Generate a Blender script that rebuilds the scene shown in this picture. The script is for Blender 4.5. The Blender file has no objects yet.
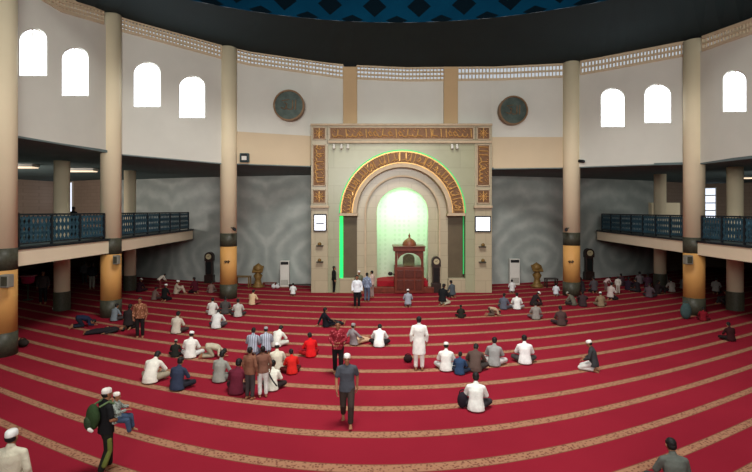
import bpy, bmesh, math, random
from mathutils import Vector, Matrix
random.seed(7)
PI = math.pi
C = bpy.context.scene.collection
F, CX, HY, HC = 468.0, 376.0, 210.0, 5.1       # focal length in px, principal column, horizon row, eye height
K = F * HC
V = Vector

def P(x, y, Y):
    return V(((x - CX) / F * Y, Y, HC + (HY - y) / F * Y))
def fl(x, y):
    Y = K / (y - HY)
    return V(((x - CX) / F * Y, Y, 0))
def XYp(x, Y):
    return V(((x - CX) / F * Y, Y, 0))
def lerp_tab(tab, x):
    if x <= tab[0][0]: a, b = tab[0], tab[1]
    elif x >= tab[-1][0]: a, b = tab[-2], tab[-1]
    else:
        for a, b in zip(tab, tab[1:]):
            if a[0] <= x <= b[0]: break
    t = (x - a[0]) / (b[0] - a[0])
    return a[1] + (b[1] - a[1]) * t

# ------------------------------------------------------------------ materials
MC = {}
def srgb(c):
    return tuple(((v / 255) / 12.92 if v <= 10 else ((v / 255 + .055) / 1.055) ** 2.4) for v in c)
def nodes(name):
    m = bpy.data.materials.new(name); m.use_nodes = True
    nt = m.node_tree
    return m, nt, nt.nodes['Principled BSDF']
def N(nt, t, **kw):
    n = nt.nodes.new(t)
    for k, v in kw.items():
        if k == 'op': n.operation = v
        else: n.inputs[k].default_value = v
    return n
def math_node(nt, op, a, b=None, c=None):
    n = nt.nodes.new('ShaderNodeMath'); n.operation = op
    for i, v in enumerate((a, b, c)):
        if v is None: continue
        if isinstance(v, (int, float)): n.inputs[i].default_value = v
        else: nt.links.new(v, n.inputs[i])
    return n.outputs[0]
def mixc(nt, fac, a, b):
    n = nt.nodes.new('ShaderNodeMix'); n.data_type = 'RGBA'
    if isinstance(fac, (int, float)): n.inputs[0].default_value = fac
    else: nt.links.new(fac, n.inputs[0])
    for i, v in ((6, a), (7, b)):
        if isinstance(v, tuple): n.inputs[i].default_value = (*v[:3], 1)
        else: nt.links.new(v, n.inputs[i])
    return n.outputs[2]
def noise(nt, scale, detail=4, coord='Object', rough=.55, dist=0):
    tc = nt.nodes.new('ShaderNodeTexCoord')
    n = N(nt, 'ShaderNodeTexNoise', Scale=scale, Detail=detail, Roughness=rough, Distortion=dist)
    nt.links.new(tc.outputs[coord], n.inputs['Vector'])
    return n.outputs['Fac']
def ramp(nt, fac, stops):
    n = nt.nodes.new('ShaderNodeValToRGB')
    el = n.color_ramp.elements
    el[0].position, el[0].color = stops[0][0], (*stops[0][1], 1)
    el[1].position, el[1].color = stops[-1][0], (*stops[-1][1], 1)
    for p, c in stops[1:-1]:
        e = el.new(p); e.color = (*c, 1)
    nt.links.new(fac, n.inputs[0])
    return n.outputs[0]
def bump(nt, b, h, dist=.01, strength=.5):
    n = N(nt, 'ShaderNodeBump', Distance=dist, Strength=strength)
    nt.links.new(h, n.inputs['Height']); nt.links.new(n.outputs[0], b.inputs['Normal'])

def mat(name, rgb, rough=.7, metal=0, var=.12, scale=3.0, bmp=0, emis=None, es=0, spec=.3):
    if name in MC: return MC[name]
    m, nt, b = nodes(name)
    c = srgb(rgb)
    f = noise(nt, scale)
    dark = tuple(v * (1 - var) for v in c); lite = tuple(min(1, v * (1 + var)) for v in c)
    nt.links.new(ramp(nt, f, [(.3, dark), (.7, lite)]), b.inputs['Base Color'])
    b.inputs['Roughness'].default_value = rough
    b.inputs['Metallic'].default_value = metal
    b.inputs['Specular IOR Level'].default_value = spec
    if bmp: bump(nt, b, f, bmp)
    if emis:
        b.inputs['Emission Color'].default_value = (*srgb(emis), 1)
        b.inputs['Emission Strength'].default_value = es
    MC[name] = m
    return m

def carpet_mat():
    m, nt, b = nodes('red_carpet')
    g = nt.nodes.new('ShaderNodeNewGeometry')
    s = nt.nodes.new('ShaderNodeSeparateXYZ'); nt.links.new(g.outputs['Position'], s.inputs[0])
    th = math_node(nt, 'DIVIDE', s.outputs[0], math_node(nt, 'MAXIMUM', s.outputs[1], 2.0))
    v = math_node(nt, 'MULTIPLY', s.outputs[1], math_node(nt, 'COSINE', th))
    t = math_node(nt, 'DIVIDE', math_node(nt, 'SUBTRACT', v, 9.223 - 13.96), 1.396)
    fr = math_node(nt, 'ABSOLUTE', math_node(nt, 'SUBTRACT', math_node(nt, 'FRACT', math_node(nt, 'ADD', t, .5)), .5))
    stripe = math_node(nt, 'LESS_THAN', fr, .112)
    edge = math_node(nt, 'MULTIPLY', math_node(nt, 'GREATER_THAN', fr, .094), stripe)
    # floral speckle in the border bands
    vo = N(nt, 'ShaderNodeTexVoronoi', Scale=16.0)
    nt.links.new(g.outputs['Position'], vo.inputs['Vector'])
    spk = ramp(nt, vo.outputs['Distance'], [(.22, srgb((108, 64, 52))), (.5, srgb((160, 116, 90)))])
    n1 = noise(nt, .35, 3); n2 = noise(nt, 60, 2)
    red = ramp(nt, n1, [(.3, srgb((136, 26, 44))), (.7, srgb((150, 32, 50)))])
    red2 = mixc(nt, math_node(nt, 'MULTIPLY', n2, .5), red, srgb((104, 14, 28)))
    gold = mixc(nt, edge, spk, srgb((120, 78, 60)))
    nt.links.new(mixc(nt, stripe, red2, gold), b.inputs['Base Color'])
    b.inputs['Roughness'].default_value = .95
    b.inputs['Specular IOR Level'].default_value = .1
    bump(nt, b, n2, .01, .6)
    return m

def marble_mat():
    m, nt, b = nodes('grey_veined_marble')
    g = nt.nodes.new('ShaderNodeNewGeometry')
    sp = nt.nodes.new('ShaderNodeSeparateXYZ'); nt.links.new(g.outputs['Position'], sp.inputs[0])
    u = math_node(nt, 'MULTIPLY', math_node(nt, 'ABSOLUTE', math_node(nt, 'SUBTRACT', math_node(nt, 'FRACT', math_node(nt, 'DIVIDE', sp.outputs[0], 7.5)), .5)), 7.5)
    cb = nt.nodes.new('ShaderNodeCombineXYZ'); nt.links.new(u, cb.inputs[0]); nt.links.new(math_node(nt, 'SUBTRACT', sp.outputs[2], 1.5), cb.inputs[1])
    w = N(nt, 'ShaderNodeTexWave', Scale=.28, Distortion=8.0, Detail=5.0)
    w.inputs['Detail Scale'].default_value = 1.2
    w.wave_type = 'RINGS'; w.rings_direction = 'Z'
    nt.links.new(cb.outputs[0], w.inputs['Vector'])
    f2 = noise(nt, .8, 6)
    mx = math_node(nt, 'ADD', math_node(nt, 'MULTIPLY', w.outputs['Fac'], .3), math_node(nt, 'MULTIPLY', f2, .7))
    nt.links.new(ramp(nt, mx, [(.2, srgb((144, 152, 148))), (.5, srgb((160, 168, 163))), (.8, srgb((186, 192, 186)))]), b.inputs['Base Color'])
    b.inputs['Roughness'].default_value = .45
    return m

def block_mat(name, rgb, bw=2.4, bh=.8, rough=.35, mortar=.88, sat=None):
    """polished stone slabs with thin joints, laid out in the X-Z plane"""
    if name in MC: return MC[name]
    m, nt, b = nodes(name)
    g = nt.nodes.new('ShaderNodeNewGeometry')
    s = nt.nodes.new('ShaderNodeSeparateXYZ'); nt.links.new(g.outputs['Position'], s.inputs[0])
    cb = nt.nodes.new('ShaderNodeCombineXYZ')
    nt.links.new(s.outputs[0], cb.inputs[0]); nt.links.new(s.outputs[2], cb.inputs[1])
    br = N(nt, 'ShaderNodeTexBrick', Scale=1.0)
    br.inputs['Brick Width'].default_value = bw; br.inputs['Row Height'].default_value = bh
    br.inputs['Mortar Size'].default_value = .012
    c = srgb(rgb)
    br.inputs['Color1'].default_value = (*c, 1); br.inputs['Color2'].default_value = (*[v * .92 for v in c], 1)
    br.inputs['Mortar'].default_value = (*[v * mortar * .75 for v in c], 1)
    nt.links.new(cb.outputs[0], br.inputs['Vector'])
    f = noise(nt, 1.6, 7, dist=.8)
    nt.links.new(mixc(nt, math_node(nt, 'MULTIPLY', f, .45), br.outputs['Color'], tuple(v * .62 for v in c)), b.inputs['Base Color'])
    b.inputs['Roughness'].default_value = rough
    MC[name] = m
    return m

def niche_mat():
    m, nt, b = nodes('niche_mosaic')
    g = nt.nodes.new('ShaderNodeNewGeometry')
    vo = N(nt, 'ShaderNodeTexVoronoi', Scale=3.2); vo.inputs['Randomness'].default_value = 0
    nt.links.new(g.outputs['Position'], vo.inputs['Vector'])
    nt.links.new(ramp(nt, vo.outputs['Distance'], [(.28, srgb((194, 204, 183))), (.36, srgb((206, 214, 196)))]), b.inputs['Base Color'])
    b.inputs['Roughness'].default_value = .35
    return m

def dome_mat():
    m, nt, b = nodes('blue_dome_panels')
    tc = nt.nodes.new('ShaderNodeTexCoord')
    s = nt.nodes.new('ShaderNodeSeparateXYZ'); nt.links.new(tc.outputs['Object'], s.inputs[0])
    a = math_node(nt, 'ARCTAN2', s.outputs[0], s.outputs[1])
    u = math_node(nt, 'MULTIPLY', a, 48 / (2 * PI) * 1.1)
    v = math_node(nt, 'MULTIPLY', s.outputs[2], .55)
    def tri(x, off=0): return math_node(nt, 'ABSOLUTE', math_node(nt, 'SUBTRACT', math_node(nt, 'FRACT', math_node(nt, 'ADD', x, off)), .5))
    d1 = math_node(nt, 'ADD', tri(u), tri(v, .1))
    d2 = math_node(nt, 'ADD', math_node(nt, 'MULTIPLY', tri(u, .5), .8), math_node(nt, 'MULTIPLY', tri(v, .45), 1.6))
    star = math_node(nt, 'MAXIMUM', math_node(nt, 'LESS_THAN', d1, .27), math_node(nt, 'LESS_THAN', d2, .2))
    n = noise(nt, .6)
    blue = ramp(nt, n, [(.3, srgb((4, 34, 52))), (.7, srgb((5, 42, 62)))])
    nt.links.new(mixc(nt, star, blue, srgb((5, 14, 20))), b.inputs['Base Color'])
    b.inputs['Roughness'].default_value = .9; b.inputs['Specular IOR Level'].default_value = 0
    return m

def cloth(rgb, pat=None):
    k = 'cloth_%d_%d_%d_%s' % (*rgb, pat or 'plain')
    if k in MC: return MC[k]
    m, nt, b = nodes(k)
    c = srgb(rgb)
    f = noise(nt, 7, 3)
    base = ramp(nt, f, [(.3, tuple(v * .85 for v in c)), (.7, tuple(min(1, v * 1.1) for v in c))])
    if pat == 'batik':
        tc = nt.nodes.new('ShaderNodeTexCoord')
        vo = N(nt, 'ShaderNodeTexVoronoi', Scale=14.0); nt.links.new(tc.outputs['Object'], vo.inputs['Vector'])
        base = mixc(nt, math_node(nt, 'LESS_THAN', vo.outputs['Distance'], .3), base, tuple(min(1, v * 2.2 + .06) for v in c))
    if pat == 'check':
        tc = nt.nodes.new('ShaderNodeTexCoord')
        ch = N(nt, 'ShaderNodeTexChecker', Scale=22.0); nt.links.new(tc.outputs['Object'], ch.inputs['Vector'])
        base = mixc(nt, ch.outputs['Fac'], base, tuple(v * .4 for v in c))
    if pat == 'stripe':
        tc = nt.nodes.new('ShaderNodeTexCoord')
        s = nt.nodes.new('ShaderNodeSeparateXYZ'); nt.links.new(tc.outputs['Object'], s.inputs[0])
        fr = math_node(nt, 'FRACT', math_node(nt, 'MULTIPLY', s.outputs[0], 12))
        base = mixc(nt, math_node(nt, 'LESS_THAN', fr, .4), base, tuple(v * .5 for v in c))
    nt.links.new(base, b.inputs['Base Color'])
    b.inputs['Roughness'].default_value = .9
    b.inputs['Specular IOR Level'].default_value = .15
    bump(nt, b, noise(nt, 9, 2, dist=1.2), .02, .7)
    MC[k] = m
    return m

M_CARPET = carpet_mat(); M_MARBLE = marble_mat(); M_NICHE = niche_mat(); M_DOME = dome_mat()
M_UP = mat('upper_wall_paint', (214, 214, 204), .85, var=.04, scale=.6)
M_TAN = mat('tan_wall_paint', (208, 190, 160), .85, var=.04, scale=.6)
M_PIL = mat('tan_pilaster_paint', (196, 168, 128), .8, var=.05, scale=.6)
M_COL = mat('cream_column_paint', (230, 216, 184), .75, var=.04, scale=.6)
M_YEL = mat('ochre_column_paint', (206, 154, 88), .6, var=.06, scale=1)
M_DK = mat('dark_granite', (66, 66, 54), .45, var=.25, scale=12)
M_FASC = mat('fascia_paint', (232, 216, 188), .8, var=.04, scale=.6)
M_CEIL = mat('unlit_dark_ceiling', (18, 34, 36), .9, var=.12, scale=.5)  # darkness of the unlit ring ceiling is put into this colour
M_AISLE = mat('aisle_ceiling_paint', (100, 116, 116), .9, var=.1, scale=.7)
M_SIDE = block_mat('brown_brick_wall', (170, 148, 130), .8, .3, .8)
M_STONE = block_mat('cream_marble_slabs', (184, 172, 144), 1.5, .75, .3)
M_GSTONE = block_mat('pale_green_marble_slabs', (166, 166, 136), 2.6, 1.1, .3)
M_RIM = mat('carved_stone_rim', (186, 166, 138), .5, var=.1, scale=4)
M_SHADOWSTONE = mat('brown_panel_recess_shade', (92, 80, 60), .5, var=.1, scale=2)  # brown side panels; on back_plate the dark tone paints the recess shade
M_PANEL = mat('bronze_panel', (112, 80, 54), .5, .3, var=.2, scale=6)
M_GOLD = mat('gilded_relief', (214, 170, 106), .4, .45, var=.15, scale=8)
M_WOOD = mat('dark_red_wood', (104, 44, 30), .4, var=.25, scale=5)
M_DWOOD = mat('dark_clock_wood', (44, 30, 26), .4, var=.25, scale=5)
M_BRASS = mat('aged_brass_wood', (120, 92, 48), .5, .2, var=.25, scale=9)
M_METAL = mat('dark_rail_metal', (44, 50, 56), .4, .6, var=.1)
M_BLUEM = mat('blue_rail_ornament', (46, 80, 96), .45, .2, var=.25, scale=3)
M_BLACK = mat('black_plastic', (22, 22, 24), .5, var=.1)
M_WHITEP = mat('white_plastic', (214, 212, 204), .45, var=.04)
M_GREYP = mat('grey_plastic', (130, 128, 118), .5, var=.06)
M_SCREEN = mat('lit_screen', (240, 245, 255), .3, var=0, emis=(235, 240, 255), es=1.6)
M_NEON = mat('green_neon', (40, 230, 110), .4, var=0, emis=(10, 235, 90), es=1.5)
M_SKYPANE = mat('daylit_pane', (240, 245, 250), .3, var=0, emis=(235, 246, 255), es=6)
M_LAMP = mat('lit_ceiling_lamp', (240, 225, 200), .3, var=0, emis=(255, 225, 190), es=1.0)
M_FRAME = mat('window_frame_paint', (226, 224, 214), .6, var=.03)
M_TEAL = mat('teal_medallion', (78, 90, 84), .4, .3, var=.3, scale=3)
M_RINGM = mat('brown_medallion_ring', (128, 100, 72), .5, .2, var=.15, scale=6)
M_REDSTEP = mat('red_step_carpet', (150, 22, 36), .95, var=.1, scale=8)
SKIN = [mat('skin_light_brown', (172, 122, 90), .55, var=.05, scale=6), mat('skin_brown', (142, 96, 68), .55, var=.05, scale=6), mat('skin_dark_brown', (116, 76, 54), .55, var=.05, scale=6)]
M_HAIR = mat('black_hair', (20, 18, 18), .6, var=.3, scale=30)
M_EYE = mat('dark_eye', (18, 14, 12), .2, var=0)
M_LIP = mat('lip_skin', (120, 66, 56), .5, var=.05)

# ------------------------------------------------------------------ mesh helpers
def obj(name, bm, m, parent=None, smooth=False, bevel=0):
    me = bpy.data.meshes.new(name)
    bmesh.ops.recalc_face_normals(bm, faces=bm.faces)
    bm.to_mesh(me); bm.free()
    if smooth:
        for p in me.polygons: p.use_smooth = True
    o = bpy.data.objects.new(name, me); C.objects.link(o)
    me.materials.append(m)
    if parent: o.parent = parent; o.matrix_parent_inverse = parent.matrix_world.inverted() if False else Matrix.Translation(-parent.location)
    if bevel:
        b = o.modifiers.new('bevel', 'BEVEL'); b.width = bevel; b.segments = 2; b.limit_method = 'ANGLE'
    return o
def thing(name, label, cat, loc, group=None):
    o = bpy.data.objects.new(name, None); C.objects.link(o)
    o.location = loc; o.empty_display_size = .2
    o['label'] = label; o['category'] = cat
    if group: o['group'] = group
    return o
def tag(o, label, cat, group=None):
    o['label'] = label; o['category'] = cat
    if group: o['group'] = group
    return o
def struct(o): o['kind'] = 'structure'; return o
def BM(): return bmesh.new()

def box(bm, x0, x1, y0, y1, z0, z1):
    vs = [bm.verts.new((x, y, z)) for z in (z0, z1) for y in (y0, y1) for x in (x0, x1)]
    for f in ((0, 1, 3, 2), (4, 6, 7, 5), (0, 4, 5, 1), (2, 3, 7, 6), (0, 2, 6, 4), (1, 5, 7, 3)):
        bm.faces.new([vs[i] for i in f])
def obox(bm, c, ax, ay, az, hx, hy, hz):
    vs = [bm.verts.new(c + ax * (sx * hx) + ay * (sy * hy) + az * (sz * hz)) for sz in (-1, 1) for sy in (-1, 1) for sx in (-1, 1)]
    for f in ((0, 1, 3, 2), (4, 6, 7, 5), (0, 4, 5, 1), (2, 3, 7, 6), (0, 2, 6, 4), (1, 5, 7, 3)):
        bm.faces.new([vs[i] for i in f])
def prism(bm, pts, Yf, Yb):
    """pixel outline at depth Yf pushed straight back to Yb"""
    w = [P(x, y, Yf) for x, y in pts]
    a = [bm.verts.new(p) for p in w]; b = [bm.verts.new((p.x, Yb, p.z)) for p in w]
    bm.faces.new(a); bm.faces.new(b[::-1])
    n = len(w)
    for i in range(n): bm.faces.new((a[i], b[i], b[(i + 1) % n], a[(i + 1) % n]))
def rect(bm, x0, y0, x1, y1, Yf, Yb):
    prism(bm, [(x0, y0), (x1, y0), (x1, y1), (x0, y1)], Yf, Yb)
def arc(cx, cy, r, a0=PI, a1=0, n=40):
    return [(cx + r * math.cos(a0 + (a1 - a0) * i / n), cy - r * math.sin(a0 + (a1 - a0) * i / n)) for i in range(n + 1)]
def ringprism(bm, cx, cy, r0, r1, Yf, Yb, a0=PI, a1=0, n=40):
    prism(bm, arc(cx, cy, r1, a0, a1, n) + arc(cx, cy, r0, a1, a0, n), Yf, Yb)
def vprism(bm, poly, z0, z1):
    a = [bm.verts.new((p.x, p.y, z0)) for p in poly]; b = [bm.verts.new((p.x, p.y, z1)) for p in poly]
    bm.faces.new(a[::-1]); bm.faces.new(b); n = len(a)
    for i in range(n): bm.faces.new((a[i], a[(i + 1) % n], b[(i + 1) % n], b[i]))
def lathe(bm, c, prof, n=32):
    rings = []
    for r, z in prof:
        rings.append([bm.verts.new((c.x + r * math.cos(2 * PI * i / n), c.y + r * math.sin(2 * PI * i / n), c.z + z)) for i in range(n)] if r > 1e-5 else [bm.verts.new((c.x, c.y, c.z + z))])
    for A, B in zip(rings, rings[1:]):
        for i in range(n):
            j = (i + 1) % n
            if len(A) == 1 and len(B) == 1: continue
            if len(A) == 1: bm.faces.new((A[0], B[j], B[i]))
            elif len(B) == 1: bm.faces.new((A[i], A[j], B[0]))
            else: bm.faces.new((A[i], A[j], B[j], B[i]))
    for R in (rings[0], rings[-1]):
        if len(R) > 1: bm.faces.new(R)
def ydisc(bm, c, r, d0, d1, n=40, r0=0):
    """disc / ring facing -Y"""
    def ring(r, y): return [bm.verts.new((c.x + r * math.cos(2 * PI * i / n), c.y + y, c.z + r * math.sin(2 * PI * i / n))) for i in range(n)]
    A, B = ring(r, d0), ring(r, d1)
    for i in range(n): bm.faces.new((A[i], A[(i + 1) % n], B[(i + 1) % n], B[i]))
    if r0:
        A2, B2 = ring(r0, d0), ring(r0, d1)
        for i in range(n):
            j = (i + 1) % n
            bm.faces.new((A2[j], A2[i], B2[i], B2[j])); bm.faces.new((A[j], A[i], A2[i], A2[j])); bm.faces.new((B[i], B[j], B2[j], B2[i]))
    else: bm.faces.new(A[::-1]); bm.faces.new(B)
def frame_of(d):
    d = d.normalized()
    s = d.cross(V((0, 0, 1)))
    if s.length < .05: s = d.cross(V((0, 1, 0)))
    s.normalize()
    return d, s, s.cross(d)
def capsule(bm, p0, p1, r0, r1, n=12, flat=1.0, axis=None):
    d = p1 - p0
    L = d.length
    if L < 1e-6: d = V((0, 0, 1)); L = 1e-6
    d, s, t = frame_of(d)
    if axis is not None:
        t = (axis - d * axis.dot(d)).normalized(); s = d.cross(t)
    prof = [(-r0, 0)]
    for k in (1, 2, 3): a = k * PI / 6; prof.append((-r0 * math.cos(a), r0 * math.sin(a)))
    for k in (0, 1, 2): a = k * PI / 6; prof.append((L + r1 * math.sin(a), r1 * math.cos(a)))
    prof.append((L + r1, 0))
    rings = []
    for z, r in prof:
        if r == 0: rings.append([bm.verts.new(p0 + d * z)])
        else: rings.append([bm.verts.new(p0 + d * z + s * (r * math.cos(2 * PI * i / n)) + t * (r * flat * math.sin(2 * PI * i / n))) for i in range(n)])
    for A, B in zip(rings, rings[1:]):
        for i in range(n):
            j = (i + 1) % n
            if len(A) == 1: bm.faces.new((A[0], B[i], B[j]))
            elif len(B) == 1: bm.faces.new((A[j], A[i], B[0]))
            else: bm.faces.new((A[i], B[i], B[j], A[j]))
def ellipsoid(bm, c, ax, ay, az, rx, ry, rz, n=16, m=10):
    rings = [[bm.verts.new(c - az * rz)]]
    for k in range(1, m):
        a = -PI / 2 + PI * k / m
        rings.append([bm.verts.new(c + az * (rz * math.sin(a)) + ax * (rx * math.cos(a) * math.cos(2 * PI * i / n)) + ay * (ry * math.cos(a) * math.sin(2 * PI * i / n))) for i in range(n)])
    rings.append([bm.verts.new(c + az * rz)])
    for A, B in zip(rings, rings[1:]):
        for i in range(n):
            j = (i + 1) % n
            if len(A) == 1: bm.faces.new((A[0], B[j], B[i]))
            elif len(B) == 1: bm.faces.new((A[i], A[j], B[0]))
            else: bm.faces.new((A[i], A[j], B[j], B[i]))
def loft(bm, st, n=20):
    """st: list of (point, lateral radius, depth radius); the lateral axis is X"""
    X = V((1, 0, 0)); rings = []
    for i, (p, a, b) in enumerate(st):
        t = (st[min(i + 1, len(st) - 1)][0] - st[max(i - 1, 0)][0]).normalized()
        d = t.cross(X).normalized()
        rings.append([bm.verts.new(p + X * (a * math.cos(2 * PI * k / n)) + d * (b * math.sin(2 * PI * k / n))) for k in range(n)])
    for A, B in zip(rings, rings[1:]):
        for i in range(n): bm.faces.new((A[i], A[(i + 1) % n], B[(i + 1) % n], B[i]))
    bm.faces.new(rings[0]); bm.faces.new(rings[-1])
def remesh(bm, vox, sm=2, dec=None):
    me = bpy.data.meshes.new('tmp'); bmesh.ops.recalc_face_normals(bm, faces=bm.faces); bm.to_mesh(me); bm.free()
    o = bpy.data.objects.new('tmp', me); C.objects.link(o)
    r = o.modifiers.new('r', 'REMESH'); r.mode = 'VOXEL'; r.voxel_size = vox; r.use_smooth_shade = True
    s = o.modifiers.new('s', 'SMOOTH'); s.factor = .5; s.iterations = sm
    if dec: d = o.modifiers.new('d', 'DECIMATE'); d.ratio = dec
    dg = bpy.context.evaluated_depsgraph_get()
    out = bpy.data.meshes.new_from_object(o.evaluated_get(dg))
    bpy.data.objects.remove(o); bpy.data.meshes.remove(me)
    for p in out.polygons: p.use_smooth = True
    out.materials.clear()
    return out

# ------------------------------------------------------------------ plan of the hall
NODES = [(-382, 10.5), (4, 16.5), (112, 22.5), (229, 27.2), (311, 29.25), (492, 29.25), (572, 28.0), (694, 23.0), (815, 16.5), (1178, 10.5)]
NW = [XYp(x, Y) for x, Y in NODES]
def path_pt(x):
    r = (x - CX) / F
    for (xa, _), (xb, _), A, B in zip(NODES, NODES[1:], NW, NW[1:]):
        if x <= xb or xb == NODES[-1][0]: break
    # point on AB with X = r*Y
    t = (r * A.y - A.x) / ((B.x - A.x) - r * (B.y - A.y))
    return A.lerp(B, t)
YTOP = [(-382, -169), (4, -37), (61, -2), (102, 10), (122, 18), (224, 46), (250, 52), (341, 65), (406, 68), (500, 67), (566, 64), (602, 58), (693, 41), (752, 20), (815, -15), (1178, -151)]
YSOF = [(-382, 92), (14, 135), (105, 151), (120, 154), (220, 163), (309, 166), (494, 168.5), (566, 167.5), (583, 166.7), (688, 163), (704, 163), (752, 157), (1178, 103)]
VH = 12.5                                       # height in px of the pierced block course under the ring

def zy(y, Y): return HC + (HY - y) / F * Y
def wall_bay(name, x0, x1, m, yb, yt, wins=(), step=2.0):
    """a stretch of the drum wall, with arched openings"""
    br = {x0, x1}
    n = max(2, int((x1 - x0) / step))
    for i in range(n + 1): br.add(x0 + (x1 - x0) * i / n)
    for (wx, wy0, wy1, hw) in wins:
        for i in range(13): br.add(wx - hw * math.cos(PI * i / 12))
    br = sorted(br); bm = BM()
    def q(xa, xb, ya0, yb0, ya1, yb1):
        A, B = path_pt(xa), path_pt(xb)
        vs = [(A, ya0), (B, yb0), (B, yb1), (A, ya1)]
        bm.faces.new([bm.verts.new((p.x, p.y, zy(y, p.y))) for p, y in vs])
    for a, b in zip(br, br[1:]):
        if b - a < 1e-4: continue
        mid = (a + b) / 2; w = next((w for w in wins if w[0] - w[3] < mid < w[0] + w[3]), None)
        if not w: q(a, b, yb(a), yb(b), yt(a), yt(b))
        else:
            wx, wy0, wy1, hw = w
            def top(x): return wy0 + hw * .8 - math.sqrt(max(0, 1 - ((x - wx) / hw) ** 2)) * hw * .8
            q(a, b, yb(a), yb(b), wy1, wy1); q(a, b, top(a), top(b), yt(a), yt(b))
    bmesh.ops.remove_doubles(bm, verts=bm.verts, dist=1e-4)
    o = obj(name, bm, m)
    # push outwards
    s = o.modifiers.new('thick', 'SOLIDIFY'); s.thickness = .35
    me = o.data
    ok = 0
    for p in me.polygons:
        if p.normal.dot(V((1.5, 6, 8)) - p.center) > 0: ok += 1
    s.offset = -1 if ok > len(me.polygons) / 2 else 1
    struct(o)
    return o
sof = lambda x: lerp_tab(YSOF, x)
top = lambda x: lerp_tab(YTOP, x)
vb = lambda x: lerp_tab(YTOP, x) + VH

WIN = [(33, 28, 76, 14), (75, 47, 96, 13.5), (147, 62, 107, 13.5), (192, 76, 118, 13), (613, 88, 127, 12), (658, 84, 123, 13.5), (735, 70, 112, 12), (784, 52, 98, 13)]
wall_bay('wall_left', -375, 112, M_UP, sof, vb, WIN[0:2])
wall_bay('wall_left', 112, 229, M_UP, sof, vb, WIN[2:4])
BAND = lambda x: lerp_tab([(229, 131), (311, 136), (492, 137), (572, 137)], x)
wall_bay('wall_front', 229, 350, M_UP, BAND, vb)
wall_bay('wall_front', 350, 451, M_UP, lambda x: 140, vb)
wall_bay('wall_front', 451, 572, M_UP, BAND, vb)
wall_bay('wall_front', 229, 313, M_TAN, sof, BAND)
wall_bay('wall_front', 490, 572, M_TAN, sof, BAND)
wall_bay('wall_right', 572, 694, M_UP, sof, vb, WIN[4:6])
wall_bay('wall_right', 694, 1170, M_UP, sof, vb, WIN[6:8])

def arch_px(wx, wy0, wy1, hw, k=0):
    hw += k
    pts = [(wx - hw, wy1 + k)]
    for i in range(25):
        a = PI - PI * i / 24
        pts.append((wx + hw * math.cos(a), (wy0 - k) + hw * .8 - math.sin(a) * hw * .8))
    pts.append((wx + hw, wy1 + k))
    return pts
CEN = V((1.0, 4.6, 0)); RR = 18.0
for i, w in enumerate(WIN):
    bm = BM(); fr = BM()
    c = path_pt(w[0])
    out = (c - CEN); out.z = 0; out.normalize(); out *= .22
    pts = arch_px(*w)
    vs = []
    for x, y in pts:
        p = path_pt(x); vs.append(bm.verts.new(V((p.x, p.y, zy(y, p.y))) + out))
    bm.faces.new(vs)
    win = obj('window_%d' % (i + 1), fr_bm := BM(), M_FRAME) if False else None
    # frame: the arch outline as bars, with one mullion and one transom
    ring = []
    for x, y in pts:
        p = path_pt(x); ring.append(V((p.x, p.y, zy(y, p.y))) + out * .55)
    for a, b in zip(ring, ring[1:] + ring[:1]): capsule(fr, a, b, .05, .05, 6)
    pm = path_pt(w[0])
    capsule(fr, V((pm.x, pm.y, zy(w[1], pm.y))) + out * .55, V((pm.x, pm.y, zy(w[2], pm.y))) + out * .55, .03, .03, 6)
    f = struct(obj('window_%d' % (i + 1), fr, M_FRAME))
    obj('pane', bm, M_SKYPANE, f)

# pierced block course: uprights and two cross bars per bay
def vent(x0, x1, rows, label):
    t = BM(); n = max(4, int((x1 - x0) / 3.4))
    for i in range(n + 1):
        x = x0 + (x1 - x0) * i / n; p = path_pt(x)
        tan = (path_pt(x + .5) - path_pt(x - .5)).normalized(); nr = V((tan.y, -tan.x, 0))
        z0, z1 = zy(vb(x), p.y), zy(top(x), p.y)
        obox(t, V((p.x, p.y, (z0 + z1) / 2)), tan, nr, V((0, 0, 1)), .03, .05, (z1 - z0) / 2)
    for r in range(rows + 1):
        k = r / rows
        for i in range(n):
            a, b = x0 + (x1 - x0) * i / n, x0 + (x1 - x0) * (i + 1) / n
            A, B = path_pt(a), path_pt(b)
            A.z = zy(vb(a) * (1 - k) + top(a) * k, A.y); B.z = zy(vb(b) * (1 - k) + top(b) * k, B.y)
            d = (B - A); h = V((0, 0, 1)); nr = d.cross(h).normalized()
            obox(t, (A + B) / 2, d.normalized(), nr, h, d.length / 2 + .01, .06, .05 if 0 < r < rows else .07)
    return tag(obj('vent_block_screen', t, M_TAN), label, 'vent')
vent(15, 103, 3, 'pierced cream block screen high above the two leftmost arched windows')
vent(121, 221, 3, 'pierced cream block screen over the arched windows just left of the second pillar')
vent(237, 343, 3, 'pierced block screen under the ceiling above the left round medallion')
vent(357, 444, 3, 'pierced block screen under the ceiling directly above the prayer niche')
vent(458, 563, 2, 'pierced block screen under the ceiling above the right round medallion')
vent(581, 685, 2, 'pierced cream block screen above the pair of right-hand arched windows')
vent(703, 806, 2, 'pierced cream block screen at the right edge above the single arched window')

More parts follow.
